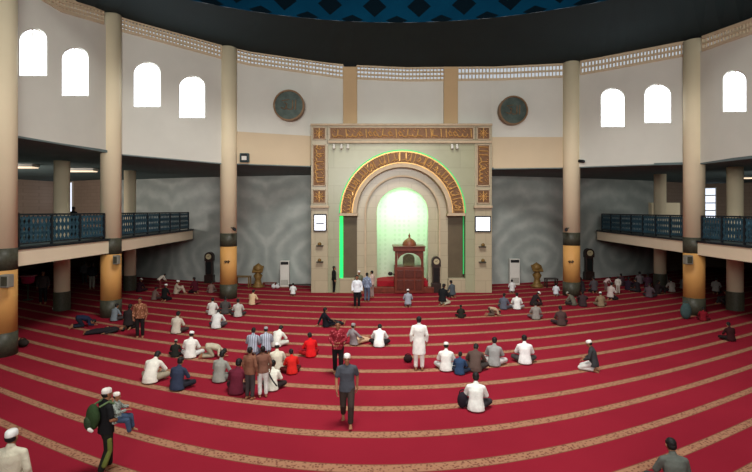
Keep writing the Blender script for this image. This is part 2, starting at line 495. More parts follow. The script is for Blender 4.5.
# ring ceiling and dome
outer = []
for i in range(80):
    x = -375 + (1545) * i / 79; p = path_pt(x); outer.append(V((p.x, p.y, zy(top(x), p.y) + .02)))
a0 = math.atan2(outer[-1].y - CEN.y, outer[-1].x - CEN.x); a1 = math.atan2(outer[0].y - CEN.y, outer[0].x - CEN.x) - 2 * PI
zA, zB = outer[-1].z, outer[0].z; rA = (outer[-1] - V((CEN.x, CEN.y, outer[-1].z))).length; rB = (outer[0] - V((CEN.x, CEN.y, outer[0].z))).length
for i in range(1, 40):
    t = i / 40; a = a0 + (a1 - a0) * t; r = max(rA + (rB - rA) * t, 18.5)
    outer.append(V((CEN.x + r * math.cos(a), CEN.y + r * math.sin(a), zA + (zB - zA) * t)))
bm = BM(); A = []; B = []; ZR = 14.15
for p in outer:
    d = V((p.x - CEN.x, p.y - CEN.y, 0)); L = d.length; d.normalize()
    A.append(bm.verts.new(p + d * .4)); B.append(bm.verts.new(V((CEN.x, CEN.y, ZR)) + d * RR))
n = len(A)
for i in range(n): bm.faces.new((A[i], A[(i + 1) % n], B[(i + 1) % n], B[i]))
struct(obj('ceiling', bm, M_CEIL))
bm = BM(); prof = [(RR * math.cos(a), 9.5 * math.sin(a)) for a in [PI / 2 * k / 18 for k in range(18)]] + [(0, 9.5)]
n = 96; rings = []
for r, z in prof: rings.append([bm.verts.new((r * math.cos(2 * PI * i / n), r * math.sin(2 * PI * i / n), z)) for i in range(n)] if r > 0 else [bm.verts.new((0, 0, z))])
for R1, R2 in zip(rings, rings[1:]):
    for i in range(n):
        if len(R2) == 1: bm.faces.new((R1[i], R1[(i + 1) % n], R2[0]))
        else: bm.faces.new((R1[i], R1[(i + 1) % n], R2[(i + 1) % n], R2[i]))
dome = struct(obj('ceiling_dome', bm, M_DOME, smooth=True)); dome.location = (CEN.x, CEN.y, ZR)

# floor
bm = BM(); box(bm, -60, 60, -8, 62, -.2, 0); struct(obj('floor', bm, M_CARPET))

# outer walls of the aisles
def vwall(name, pts, z0, z1, m, th=.3):
    bm = BM()
    for a, b in zip(pts, pts[1:]):
        d = (b - a).normalized(); nr = V((-d.y, d.x, 0))
        if nr.dot((a + b) / 2 - V((0, 12, 0))) < 0: nr = -nr
        vprism(bm, [a, b, b + nr * th, a + nr * th], z0, z1)
    return struct(obj(name, bm, m))
def mw(x): return XYp(x, 31.2 / math.cos((x - CX) / F))
vwall('wall_front', [mw(118 + 4 * i) for i in range(55)], 0, 8.6, M_MARBLE)
vwall('wall_front', [mw(470 + 4 * i) for i in range(47)], 0, 8.6, M_MARBLE)
LW = [XYp(*q) for q in ((118, 36.6), (100, 40), (60, 43), (0, 38), (-80, 31), (-200, 22))]
RW = [XYp(*q) for q in ((654, 37.7), (700, 42), (752, 40), (830, 34), (930, 27), (1050, 20))]
vwall('wall_left', LW + [V((-30, -8, 0))], 0, 8.6, M_SIDE); vwall('wall_back', [V((-30, -8, 0)), V((31, -8, 0))], 0, 14, M_UP); vwall('wall_right', RW + [V((31, -8, 0))], 0, 8.6, M_SIDE)
# aisle ceilings (one to each side, the front strip joining them)
def strip(name, xs, back, m, za):
    bm = BM(); A = []; B = []
    for x, q in zip(xs, back):
        p = path_pt(x); A.append(bm.verts.new((p.x, p.y, zy(sof(x), p.y)))); B.append(bm.verts.new((q.x, q.y, za)))
    for i in range(len(A) - 1): bm.faces.new((A[i], A[i + 1], B[i + 1], B[i]))
    o = obj(name, bm, m); s = o.modifiers.new('t', 'SOLIDIFY'); s.thickness = .12; s.offset = 0
    return struct(o)
xs = [-370, -100, 4, 60, 100, 118] ; strip('ceiling', xs, [LW[5], LW[4], LW[3], LW[2], LW[1], LW[0]], M_AISLE, 7.75)
xs = [118 + 8 * i for i in range(68)]; strip('ceiling', xs, [mw(x) for x in xs], M_AISLE, 7.5)
xs = [654, 700, 752, 815, 900, 1165]; strip('ceiling', xs, RW, M_AISLE, 7.5)

# ------------------------------------------------------------------ columns
def hall_column(x, Y, r, label, ztop):
    c = XYp(x, Y)
    t = thing('column', label, 'column', c, 'great round columns of the hall'); t['kind'] = 'thing'
    bm = BM(); lathe(bm, c, [(r * 1.03, 0), (r * 1.03, .82)]); obj('base', bm, M_DK, t)
    bm = BM(); lathe(bm, c, [(r, .8), (r, 3.02)]); obj('painted_band', bm, M_YEL, t, True)
    bm = BM(); lathe(bm, c, [(r * 1.02, 3.0), (r * 1.02, 3.76)]); obj('collar', bm, M_DK, t)
    bm = BM(); lathe(bm, c, [(r, 3.74), (r, ztop)]); obj('shaft', bm, M_COL, t, True)
    for o in t.children:
        for p in o.data.polygons: p.use_smooth = abs(p.normal.z) < .5
    return c
C1 = hall_column(1.5, 16.5, .46, 'cream and ochre column at the left edge of the view', 13.75)
C2 = hall_column(111, 22.5, .45, 'cream and ochre column where the left gallery turns towards the marble wall', 14.5)
C3 = hall_column(228.5, 27.2, .47, 'cream and ochre column standing alone between left gallery and prayer niche', 14.5)
C4 = hall_column(571.5, 28.0, .48, 'cream and ochre column between the prayer niche and the right gallery', 13.9)
C5 = hall_column(694, 23.0, .46, 'cream and ochre column in front of the right gallery', 13.4)
def pilaster(x0, x1, label):
    bm = BM(); rect(bm, x0, 66.5, x1, 126, 29.0, 29.3)
    return tag(obj('pilaster', bm, M_PIL, bevel=.03), label, 'pilaster', 'tan pilasters over the prayer niche')
pilaster(343, 357, 'flat tan pilaster on upper wall, left one above the niche')
pilaster(444, 458, 'flat tan pilaster on upper wall, right one above the niche')
def back_column(x, Y, w, label):
    c = XYp(x, Y); r = w / F * Y / 2
    t = thing('column', label, 'column', c, 'slimmer columns in the side aisles'); t['kind'] = 'thing'
    bm = BM(); lathe(bm, c, [(r * 1.08, 0), (r * 1.08, .95)]); obj('base', bm, M_DK, t)
    bm = BM(); lathe(bm, c, [(r, .93), (r, 7.6)]); o = obj('shaft', bm, M_COL, t)
    for p in o.data.polygons: p.use_smooth = abs(p.normal.z) < .5
back_column(62, 23.9, 14, 'slim cream column in the left aisle behind the gallery rail, near the slit window')
back_column(130, 29.8, 11, 'slim cream column in the left aisle just right of the second great column')
back_column(660, 30.6, 11, 'slim cream column in the right aisle left of the ochre one')
back_column(735, 23.9, 14, 'slim cream column in the right aisle near the right edge')

# ------------------------------------------------------------------ galleries and rails
def gallery(poly, ztop, label):
    t = thing('gallery', label, 'balcony', V((poly[1].x, poly[1].y, ztop - .6)), 'side galleries')
    bm = BM(); vprism(bm, poly, ztop - .45, ztop); obj('slab', bm, M_AISLE, t)
    return t
def fascia(pts, ztop, par):
    bm = BM()
    for a, b in zip(pts, pts[1:]):
        d = (b - a).normalized(); nr = V((-d.y, d.x, 0))
        if nr.dot(V((0, 12, 0)) - a) < 0: nr = -nr
        vprism(bm, [a - nr * .05, b - nr * .05, b + nr * .12, a + nr * .12], ztop - .6, ztop + .0)
    obj('fascia', bm, M_FASC, par)
    bm = BM()
    for a, b in zip(pts, pts[1:]):
        d = (b - a).normalized(); nr = V((-d.y, d.x, 0))
        if nr.dot(V((0, 12, 0)) - a) < 0: nr = -nr
        vprism(bm, [a - nr * .1, b - nr * .1, b + nr * .18, a + nr * .18], ztop, ztop + .09)
    obj('kerb', bm, M_METAL, par)
EL = XYp(191, 33.0)
LP = [NW[0], NW[1], NW[2], EL]
gl = gallery(LP + [XYp(191, 33.7), XYp(160, 34.9), XYp(118, 36.6)] + LW[1:], 3.66, 'left gallery with cream fascia carried by the columns')
fascia(LP + [XYp(191, 33.8)], 3.66, gl)
ER = XYp(599, 34.0)
RP = [NW[9], NW[8], NW[7], ER]
gr = gallery(RP + [XYp(599, 35.0), XYp(630, 36.3), XYp(654, 37.7)] + RW[1:], 3.54, 'right gallery with cream fascia carried by the columns')
fascia(RP + [XYp(599, 35.0)], 3.54, gr)

def railing(a, b, z, label, h=1.18):
    t = thing('railing', label, 'railing', V((a.x, a.y, z + .09)), 'blue ornamental gallery railings')
    d = b - a; L = d.length; u = d.normalized(); nr = V((-u.y, u.x, 0)); Z = V((0, 0, 1)); z0 = z + .09
    bm = BM(); obox(bm, (a + b) / 2 + Z * (z0 + h), u, nr, Z, L / 2, .05, .035); obj('handrail', bm, M_METAL, t)
    bm = BM(); obox(bm, (a + b) / 2 + Z * (z0 + .1), u, nr, Z, L / 2, .03, .025); obj('bottom_rail', bm, M_METAL, t)
    n = max(2, round(L / 1.5))
    for i in range(n + 1):
        p = a + d * (i / n); bm = BM(); obox(bm, p + Z * (z0 + h / 2), u, nr, Z, .04, .04, h / 2); obj('post', bm, M_METAL, t)
    for i in range(n):
        p0 = a + d * (i / n) + u * .06; p1 = a + d * ((i + 1) / n) - u * .06; w = (p1 - p0).length
        bm = BM(); m = (p0 + p1) / 2; zc = z0 + .1 + (h - .13) / 2; hh = (h - .2) / 2
        k = 7
        for j in range(k):                                   # upright bars
            q = p0 + u * (w * (j + .5) / k); obox(bm, q + Z * zc, u, nr, Z, .016, .012, hh)
        for j in range(k):                                   # crossing diagonals between the bars
            q0 = p0 + u * (w * j / k); q1 = p0 + u * (w * (j + 1) / k)
            for s in (-1, 1):
                for lv in (-1, 0, 1):
                    A = q0 + Z * (zc + lv * hh * .62 - s * .2); B = q1 + Z * (zc + lv * hh * .62 + s * .2)
                    dd = (B - A); obox(bm, (A + B) / 2, dd.normalized(), nr, dd.normalized().cross(nr), dd.length / 2, .01, .03)
        for s in (-1, 1):                                    # round boss in the middle
            pass
        obj('panel', bm, M_BLUEM, t)
def off(a, b, k=.6):
    d = (b - a).normalized(); return a + d * k, b - d * k
a, b = off(NW[0], NW[1]); railing(a, b, 3.66, 'blue railing of left gallery beyond the leftmost column')
a, b = off(NW[1], NW[2]); railing(a, b, 3.66, 'blue railing of left gallery between its two great columns')
a, b = off(NW[2], EL); b = EL - (EL - NW[2]).normalized() * .5; railing(a, b, 3.66, 'blue railing of left gallery running from the column to the marble wall')
a, b = off(NW[7], ER); b = ER - (ER - NW[7]).normalized() * .5; railing(a, b, 3.54, 'blue railing of right gallery running from the marble wall to the column')
a, b = off(NW[8], NW[7]); railing(a, b, 3.54, 'blue railing of right gallery beyond the column at the right edge')

# slit window left, louvre window right, booth, ceiling lamps
def on_wall(x, pts):
    for a, b in zip(pts, pts[1:]):
        r = (x - CX) / F
        den = (b.x - a.x) - r * (b.y - a.y)
        t = (r * a.y - a.x) / den
        if -1e-6 <= t <= 1 + 1e-6: return a.lerp(b, t), (b - a).normalized()
def flat_window(idx, x0, x1, y0, y1, pts, bars):
    (A, u), (B, _) = on_wall(x0, pts), on_wall(x1, pts)
    n = V((-u.y, u.x, 0))
    if n.dot(V((0, 8, 0)) - A) < 0: n = -n
    z0, z1 = zy(y1, A.y), zy(y0, A.y); z1 = min(z1, 7.6)
    u = (B - A).normalized(); w = (B - A).length; m = (A + B) / 2 + V((0, 0, (z0 + z1) / 2)) + n * .03
    fr = BM(); Z = V((0, 0, 1)); h = (z1 - z0) / 2
    for s in (-1, 1):
        obox(fr, m + u * s * w / 2, u, n, Z, .05, .06, h + .05); obox(fr, m + Z * s * h, u, n, Z, w / 2, .06, .05)
    for k in range(1, bars): obox(fr, m + Z * (-h + 2 * h * k / bars), u, n, Z, w / 2, .05, .05)
    o = struct(obj('window_%d' % idx, fr, M_FRAME))
    bm = BM(); obox(bm, m, u, n, Z, w / 2, .02, h)
    obj('pane', bm, mat('dim_daylit_pane', (230, 236, 240), .3, var=0, emis=(225, 235, 255), es=1.3 if idx == 9 else 1.0), o)
flat_window(9, 67, 73, 181, 212, LW, 1)
bm_idx = flat_window(10, 704.5, 716, 188, 218, RW, 4)
def ceiling_lamp(x, y, z, w, label):
    Y = (z - HC) * F / (HY - y); c = P(x, y, Y)
    t = thing('ceiling_lamp', label, 'lamp', V((c.x, c.y, z - .12)), 'fluorescent lamps under the aisle ceilings')
    bm = BM(); box(bm, c.x - w / 2, c.x + w / 2, c.y - .3, c.y + .3, z - .06, z + .1); obj('housing', bm, M_WHITEP, t)
    bm = BM(); box(bm, c.x - w / 2 + .05, c.x + w / 2 - .05, c.y - .25, c.y + .25, z - .12, z - .06); obj('diffuser', bm, M_LAMP, t)
ceiling_lamp(23, 166, 7.6, 1.5, 'flat lit lamp on the left aisle ceiling near the left edge')
ceiling_lamp(80, 170, 7.62, 2.0, 'flat lit lamp on the left aisle ceiling above the slit window')
ceiling_lamp(746, 177, 7.4, .9, 'flat lit lamp on the right aisle ceiling at the right edge')
bm = BM(); p = XYp(665, 31.6); vprism(bm, [p + V((-1.1, -.35, 0)), p + V((1.1, .1, 0)), p + V((1.1, .5, 0)), p + V((-1.1, .05, 0))], 3.54, 5.6)
tag(obj('screen_wall', bm, M_COL, bevel=.03), 'low cream screen panel standing on the right gallery behind the rail', 'partition')

# ------------------------------------------------------------------ prayer niche
Y0 = 28.76; cx, cy = 402.5, 213.0
mih = thing('mihrab', 'marble prayer niche with gilded arch, gold script bands and green light', 'mihrab', XYp(cx, Y0))
bm = BM()                                    # front plate with the big arched opening
prism(bm, [(328, 293), (328, 143.5), (475.5, 143.5), (475.5, 293), (cx + 63, 293)] + arc(cx, cy, 63, 0, PI, 48) + [(cx - 63, 293)], Y0 + .12, Y0 + .5)
obj('spandrel_wall', bm, M_GSTONE, mih)
for x0, x1 in ((311, 328), (475, 492)):
    bm = BM(); rect(bm, x0, 124.5, x1, 293, Y0, Y0 + .6); obj('pilaster', bm, M_STONE, mih, bevel=.03)
    bm = BM(); rect(bm, x0 - .8, 205.6, x1 + .8, 208, Y0 - .22, Y0); obj('ledge', bm, M_RIM, mih, bevel=.02)
bm = BM(); rect(bm, 327, 124.5, 476, 143.5, Y0, Y0 + .6); obj('lintel', bm, M_STONE, mih)
bm = BM(); rect(bm, 310.4, 123.4, 492.6, 125.6, Y0 - .15, Y0 + .6); obj('cornice', bm, M_RIM, mih, bevel=.02)
bm = BM(); rect(bm, 328, 140.5, 492, 143, Y0 - .12, Y0); obj('string_course', bm, M_RIM, mih, bevel=.02)
bm = BM(); ringprism(bm, cx, cy, 50, 62, Y0 - .06, Y0 + .45, n=64); obj('arch_band', bm, M_PANEL, mih)
bm = BM(); ringprism(bm, cx, cy, 45.8, 50, Y0 - .12, Y0 + .7, n=64); obj('arch_rim', bm, M_RIM, mih, bevel=.02)
for s in (-1, 1):
    bm = BM(); rect(bm, *sorted((cx + s * 45.0, cx + s * 63.0))[:1], 213.2, sorted((cx + s * 45.0, cx + s * 63.0))[1], 216, Y0 - .16, Y0 + .6); obj('capital', bm, M_RIM, mih, bevel=.02)
    a, b = sorted((cx + s * 45.5, cx + s * 60)); bm = BM(); rect(bm, a, 216, b, 279, Y0 + .5, Y0 + .9); obj('side_panel', bm, M_SHADOWSTONE, mih)
    a, b = sorted((cx + s * 46, cx + s * 63)); bm = BM(); rect(bm, a, 278.5, b, 293, Y0 + .1, Y0 + 1.2); obj('plinth', bm, M_STONE, mih, bevel=.02)
# stepped inner portal
bm = BM(); prism(bm, [(cx - 46, 293)] + arc(cx, cy, 46, PI, 0, 48) + [(cx + 46, 293), (cx + 37, 293)] + arc(cx, cy, 37, 0, PI, 40) + [(cx - 37, 293)], Y0 + .55, Y0 + 1.3)
obj('outer_order', bm, M_STONE, mih)
bm = BM(); prism(bm, [(cx - 37.4, 293)] + arc(cx, cy, 37.4, PI, 0, 48) + [(cx + 37.4, 293), (cx + 25.6, 293)] + arc(cx, cy, 25.6, 0, PI, 40) + [(cx - 25.6, 293)], Y0 + .85, Y0 + 1.3)
obj('inner_order', bm, M_STONE, mih)
bm = BM(); ringprism(bm, cx, cy, 36.2, 38, Y0 + .45, Y0 + .56, n=48)
for s in (-1, 1):
    a, b = sorted((cx + s * 36.2, cx + s * 38)); rect(bm, a, cy, b, 293, Y0 + .45, Y0 + .56)
obj('roll_moulding', bm, M_RIM, mih)
bm = BM(); prism(bm, [(cx - 64, 293), (cx - 64, 148), (cx + 64, 148), (cx + 64, 293), (cx + 40, 293)] + arc(cx, cy, 40, 0, PI, 40) + [(cx - 40, 293)], Y0 + 1.2, Y0 + 1.35)
obj('back_plate', bm, M_SHADOWSTONE, mih)
# niche: half cylinder with half dome
bm = BM(); s = (Y0 + 1.3) / F; R = 26.2 * s; c = P(cx, cy, Y0 + 1.3); zs = c.z
rings = []
for z in (0, zs): rings.append([bm.verts.new((c.x + R * math.cos(PI * i / 32), c.y + R * .7 * math.sin(PI * i / 32), z)) for i in range(33)])
for k in range(1, 12):
    a = PI / 2 * k / 12; rings.append([bm.verts.new((c.x + R * math.cos(a) * math.cos(PI * i / 32), c.y + R * .7 * math.cos(a) * math.sin(PI * i / 32), zs + R * math.sin(a))) for i in range(33)])
tip = bm.verts.new((c.x, c.y, zs + R))
for A_, B_ in zip(rings, rings[1:]):
    for i in range(32): bm.faces.new((A_[i], A_[i + 1], B_[i + 1], B_[i]))
for i in range(32): bm.faces.new((rings[-1][i], rings[-1][i + 1], tip))
obj('niche_shell', bm, M_NICHE, mih, True)
# neon
bm = BM(); ringprism(bm, cx, cy, 62.1, 63.4, Y0 + .02, Y0 + .14, a0=PI, a1=.0, n=64); obj('neon_arc', bm, mat('green_arc_neon', (60, 200, 110), .4, var=0, emis=(70, 225, 120), es=.28), mih)
bm = BM(); rect(bm, cx - 63, 216, cx - 59.5, 279, Y0 + .4, Y0 + .46); obj('neon_strip', bm, M_NEON, mih)
bm = BM(); rect(bm, cx + 60.5, 216, cx + 61.3, 274, Y0 + .52, Y0 + .58); obj('neon_strip', bm, mat('green_arc_neon', (0, 0, 0)), mih)
bm = BM(); rect(bm, 377, 281, 428, 293, Y0 + .4, Y0 + 2.6); obj('niche_step', bm, M_REDSTEP, mih, bevel=.02)
bm = BM(); rect(bm, 371, 287.5, 434, 293, Y0 - .1, Y0 + .4); obj('niche_step', bm, M_WOOD, mih, bevel=.02)

# gilded script and rosettes (relief on bronze panels)
rnd = random.Random(3)
def stroke(bm, pts, f, r=.06):
    ps = [f(u, v) for u, v in pts]
    for a, b in zip(ps, ps[1:]): capsule(bm, a, b, r, r * .8, 6, .7)
def script(bm, f, L, H, cell):
    n = int(L / cell)
    for i in range(n):
        u0 = i * cell; k = rnd.random(); c = cell
        if k < .3: stroke(bm, [(u0 + .2 * c, .15 * H), (u0 + .3 * c, .9 * H)], f)
        elif k < .6:
            stroke(bm, [(u0 + c * (.5 + .5 * math.cos(a)), H * (.38 + .26 * math.sin(a))) for a in [PI + PI * j / 6 for j in range(7)]], f)
            stroke(bm, [(u0 + .5 * c, .65 * H), (u0 + .9 * c, .85 * H)], f, .03)
        elif k < .8:
            stroke(bm, [(u0, .3 * H), (u0 + .5 * c, .25 * H), (u0 + .8 * c, .55 * H), (u0 + .5 * c, .7 * H), (u0 + .2 * c, .5 * H)], f)
        else:
            stroke(bm, [(u0 + .1 * c, .2 * H), (u0 + c, .32 * H), (u0 + .9 * c, .88 * H)], f)
        stroke(bm, [(u0 + .4 * c, .93 * H), (u0 + .5 * c, .95 * H)], f, .03)
        stroke(bm, [(u0 + .7 * c, .1 * H), (u0 + .78 * c, .12 * H)], f, .03)
def rectpanel(x0, y0, x1, y1, vertical=False, rosette=False):
    bm = BM(); rect(bm, x0, y0, x1, y1, Y0 - .05, Y0 + .02); pn = obj('script_panel' if not rosette else 'rosette_panel', bm, M_PANEL, mih)
    g = BM()
    for e in ((x0, y0, x1, y0 + .8), (x0, y1 - .8, x1, y1), (x0, y0, x0 + .8, y1), (x1 - .8, y0, x1, y1)): rect(g, *e, Y0 - .09, Y0 - .04)
    o = obj('border', g, M_RIM, pn); o.matrix_parent_inverse = Matrix.Identity(4)
    g = BM()
    if rosette:
        mx, my = (x0 + x1) / 2, (y0 + y1) / 2; r = min(x1 - x0, y1 - y0) / 2 - 1.6
        for j in range(8):
            a = PI / 4 * j; stroke(g, [(0, 0), (1, 1)], lambda u, v: P(mx + r * u * math.cos(a), my + r * v * math.sin(a), Y0 - .07), .035)
        stroke(g, [(math.cos(PI / 8 * j), math.sin(PI / 8 * j)) for j in range(17)], lambda u, v: P(mx + r * .6 * u, my + r * .6 * v, Y0 - .07), .03)
    elif vertical: script(g, lambda u, v: P(x0 + 1.4 + v, y0 + 1.5 + u, Y0 - .07), y1 - y0 - 3, x1 - x0 - 2.8, 4)
    else: script(g, lambda u, v: P(x1 - 1.5 - u, y1 - 1.5 - v, Y0 - .07), x1 - x0 - 3, y1 - y0 - 3, 5)
    o = obj('gold_relief', g, M_GOLD, pn); o.matrix_parent_inverse = Matrix.Identity(4)
# parts are placed in world space; fix sub-part offsets by a shared helper
_old = rectpanel
def fixsub(pn):
    for ch in pn.children: ch.matrix_parent_inverse = Matrix.Identity(4)
rectpanel(329.5, 127, 474, 139.6)
for x0, x1 in ((312.6, 325.8), (477, 490)):
    rectpanel(x0, 127, x1, 139.6, rosette=True); rectpanel(x0, 144.5, x1, 186, vertical=True); rectpanel(x0, 189.5, x1, 203.5, rosette=True)
g = BM()
def farc(u, v):
    a = PI - u; r = 50.8 + v
    return P(cx + r * math.cos(a), cy - r * math.sin(a), Y0 - .08)
script(g, farc, PI, 10.4, PI / 46); obj('gold_relief', g, M_GOLD, mih)
g = BM(); ringprism(g, cx, cy, 61.0, 62.2, Y0 - .1, Y0 - .05, n=64); ringprism(g, cx, cy, 49.8, 50.8, Y0 - .14, Y0 - .05, n=64); obj('gold_border', g, M_GOLD, mih)

# things on and around the niche
def television(x0, y0, x1, y1, label):
    Yf = Y0 - .12; c = P((x0 + x1) / 2, y1, Yf)
    t = thing('television', label, 'television', c, 'screens on the niche pilasters')
    bm = BM(); rect(bm, x0, y0, x1, y1, Yf, Y0 - .01); obj('casing', bm, M_BLACK, t, bevel=.02)
    bm = BM(); rect(bm, x0 + 1.1, y0 + 1.3, x1 - 1.1, y1 - 1.3, Yf - .01, Yf + .02); obj('screen', bm, M_SCREEN, t)
    if x0 > 400: return
    bm = BM(); my = (y0 + y1) / 2
    rect(bm, x0 + 2.5, my - .2, x1 - 2.5, my + 1.3, Yf - .02, Yf); obj('text_bar', bm, mat('screen_text', (90, 96, 104), .6), t)
television(313.5, 214, 326.5, 231.5, 'white lit screen on the left pilaster of the niche')
television(475, 216, 491, 232, 'white lit screen on the right pilaster of the niche')
def wallspeaker(x, y, w, h, Y, label, m=M_GREYP, grp=None):
    bm = BM(); rect(bm, x - w / 2, y - h / 2, x + w / 2, y + h / 2, Y - .25, Y); c = P(x, y + h / 2, Y)
    t = thing('loudspeaker', label, 'loudspeaker', c, grp)
    obj('case', bm, m, t, bevel=.04)
    bm = BM(); rect(bm, x - w * .35, y - h * .38, x + w * .35, y + h * .38, Y - .28, Y - .24); obj('grille', bm, M_BLACK if m is not M_BLACK else M_METAL, t)
G = 'small fittings on the niche pilasters'
for x, y, h, lab in ((319.5, 244.5, 4, 'upper small bracket fitting below the left screen'), (319.5, 261, 3.5, 'lower small bracket fitting below the left screen'), (483, 245, 5, 'upper small fitting below the right screen'), (483, 261.5, 3, 'lower small fitting below the right screen')):
    t = thing('wall_bracket', lab, 'bracket', P(x, y + h / 2, Y0), G)
    bm = BM(); rect(bm, x - 3.4, y + h / 2 - 1, x + 3.4, y + h / 2, Y0 - .3, Y0); obj('shelf', bm, M_DK, t, bevel=.01)
    bm = BM(); p = P(x, y + h / 2 - 1, Y0 - .15); lathe(bm, p, [(.06, 0), (.12, .05), (.1, .15), (.04, .2)], 12); obj('cup', bm, M_BRASS, t, True)
# light reflections on the spandrel, modelled as small white lamp shapes
for x, y in ((334, 150), (341.5, 150), (348, 150), (452, 150), (457, 150)):
    t = thing('glint', 'small white spotlight modelled under the string course, %s of the gilded arch' % ('left' if x < 400 else 'right'), 'glint', P(x, y, Y0), 'left niche glints' if x < 400 else 'right niche glints')
    c = P(x, 145, Y0 - .02); bm = BM(); capsule(bm, c, c + V((0, -.1, -.18)), .07, .09, 12); obj('glint_head', bm, M_WHITEP, t, True)
    bm = BM(); capsule(bm, c + V((0, .12, .02)), c, .03, .03, 8); obj('bracket', bm, M_METAL, t)

# minbar
Ym = Y0 - .25
mb = thing('minbar', 'carved dark red wooden pulpit with little dome standing before the green niche', 'pulpit', XYp(409, Ym))
bm = BM(); rect(bm, 394.5, 267, 424, 293.2, Ym, Ym + 1.2); obj('body', bm, M_WOOD, mb, bevel=.03)
for k, (xx0, xx1) in enumerate(((397, 403.5), (405, 414), (415.5, 422))):
    bm = BM(); rect(bm, xx0, 270, xx1, 278, Ym - .05, Ym + .02); rect(bm, xx0, 280, xx1, 290, Ym - .05, Ym + .02); obj('carved_panel', bm, mat('carved_wood', (84, 34, 24), .4, var=.4, scale=20), mb, bevel=.02)
for x in (395, 421.2):
    for d in (0, .95):
        bm = BM(); rect(bm, x, 250, x + 2.4, 268, Ym + d, Ym + d + .16); obj('post', bm, M_WOOD, mb, bevel=.02)
bm = BM(); rect(bm, 393.5, 247, 425, 251.5, Ym - .1, Ym + 1.3); rect(bm, 392.8, 246.3, 425.7, 247.5, Ym - .18, Ym + 1.35); obj('canopy', bm, M_WOOD, mb, bevel=.02)
c = P(409.3, 246.4, Ym + .55); bm = BM(); lathe(bm, V((c.x, c.y, c.z - .02)), [(.42, 0), (.44, .1), (.4, .28), (.28, .42), (.12, .52), (.05, .58), (.05, .62), (.08, .68), (.04, .75), (0, .9)], 20); obj('dome', bm, mat('dome_wood', (128, 74, 48), .4, var=.2, scale=6), mb, True)
bm = BM()                                     # arched openwork over the opening
prism(bm, [(397.4, 251)] + [(397.4 + 12 - 11.6 * math.cos(a), 262 - 9 * math.sin(a)) for a in [PI * k / 16 for k in range(17)]] + [(421.4, 251)], Ym + .05, Ym + .1); obj('arch_fretwork', bm, M_WOOD, mb)
bm = BM(); prism(bm, [(403, 267.5), (403, 258)] + [(408.8 - 5.8 * math.cos(a), 258 - 4 * math.sin(a)) for a in [PI * k / 10 for k in range(11)]] + [(414.6, 267.5)], Ym + .7, Ym + .8); obj('seat_back', bm, mat('seat_back_wood', (98, 92, 58), .5, var=.3, scale=9), mb)
t = thing('microphone', 'small black microphone on arm at the left side of the pulpit', 'microphone', P(392.5, 275, Ym - .1))
a, b = P(394.6, 274.5, Ym + .1), P(391, 273.6, Ym - .1)
bm = BM(); capsule(bm, a, b, .03, .03, 8); obj('arm', bm, M_BLACK, t); bm = BM(); capsule(bm, b, b + V((-.06, -.04, .0)), .1, .12, 10); obj('microphone_head', bm, M_BLACK, t)

def tall_clock(x, yb, yt, Y, wpx, label):
    s = Y / F; w = wpx * s; c = XYp(x, Y); h = (yb - yt) * s
    t = thing('longcase_clock', label, 'clock', c, 'tall dark longcase clocks')
    bm = BM(); box(bm, c.x - w / 2, c.x + w / 2, Y, Y + .4, 0, h * .26); obj('plinth', bm, M_DWOOD, t, bevel=.02)
    bm = BM(); box(bm, c.x - w * .38, c.x + w * .38, Y + .04, Y + .36, h * .26, h * .72); obj('trunk', bm, M_DWOOD, t, bevel=.02)
    bm = BM(); box(bm, c.x - w * .26, c.x + w * .26, Y + .01, Y + .06, h * .3, h * .68); obj('glass_door', bm, mat('dark_glass', (30, 34, 34), .1, var=.05), t)
    pts = [(-w * .46, h * .72), (-w * .46, h * .86)] + [(-w * .46 * math.cos(a), h * .86 + h * .14 * math.sin(a)) for a in [PI * k / 12 for k in range(13)]] + [(w * .46, h * .72)]
    bm = BM(); A = [bm.verts.new((c.x + u, Y, v)) for u, v in pts]; B = [bm.verts.new((c.x + u, Y + .4, v)) for u, v in pts]; bm.faces.new(A); bm.faces.new(B[::-1])
    for i in range(len(A)): bm.faces.new((A[i], B[i], B[(i + 1) % len(A)], A[(i + 1) % len(A)]))
    obj('hood', bm, M_DWOOD, t)
    bm = BM(); ydisc(bm, V((c.x, Y, h * .86)), w * .3, -.03, .02, 24); d = obj('dial', bm, mat('clock_dial', (176, 164, 130), .4, var=.05), t)
    bm = BM(); q = V((c.x, Y - .04, h * .86)); capsule(bm, q, q + V((w * .1, 0, w * .18)), .012, .01, 6); capsule(bm, q, q + V((-w * .16, 0, w * .05)), .012, .01, 6); obj('hands', bm, M_BLACK, t)
tall_clock(436.5, 292.5, 256, Y0 + .0, 9.5, 'dark longcase clock inside the niche, right of the pulpit')
tall_clock(208.5, 283, 252, mw(208).y - .75, 9, 'dark longcase clock against the marble wall left of the ochre column')
tall_clock(590, 282.5, 251, mw(590).y - .75, 9.5, 'dark longcase clock against the marble wall right of the niche')

def medallion(x, y, r, label):
    c = path_pt(x); c = V((c.x, c.y - .34, zy(y, c.y - .34))); s = c.y / F; R = r * s
    t = thing('medallion', label, 'medallion', c, 'round wall medallions')
    bm = BM(); ydisc(bm, c, R, -.12, .3, 48, R * .9); obj('rim', bm, M_RINGM, t)
    bm = BM(); ydisc(bm, c, R * .91, -.04, .15, 48); obj('disc', bm, M_TEAL, t)
    g = BM(); f = lambda u, v: V((c.x + u * R * .6, c.y - .06, c.z + v * R * .5))
    stroke(g, [(.7, -.5), (.75, .7)], f, .035); stroke(g, [(.4, -.4), (.42, .6)], f, .035)
    stroke(g, [(.1 + .35 * math.cos(a), -.2 + .35 * math.sin(a)) for a in [PI + PI * k / 6 for k in range(7)]], f, .035)
    stroke(g, [(-.8, -.3), (-.4, -.5), (-.2, .2), (-.5, .35)], f, .035); stroke(g, [(-.7, .6), (0, .75)], f, .035)
    obj('script_relief', g, M_RINGM, t)
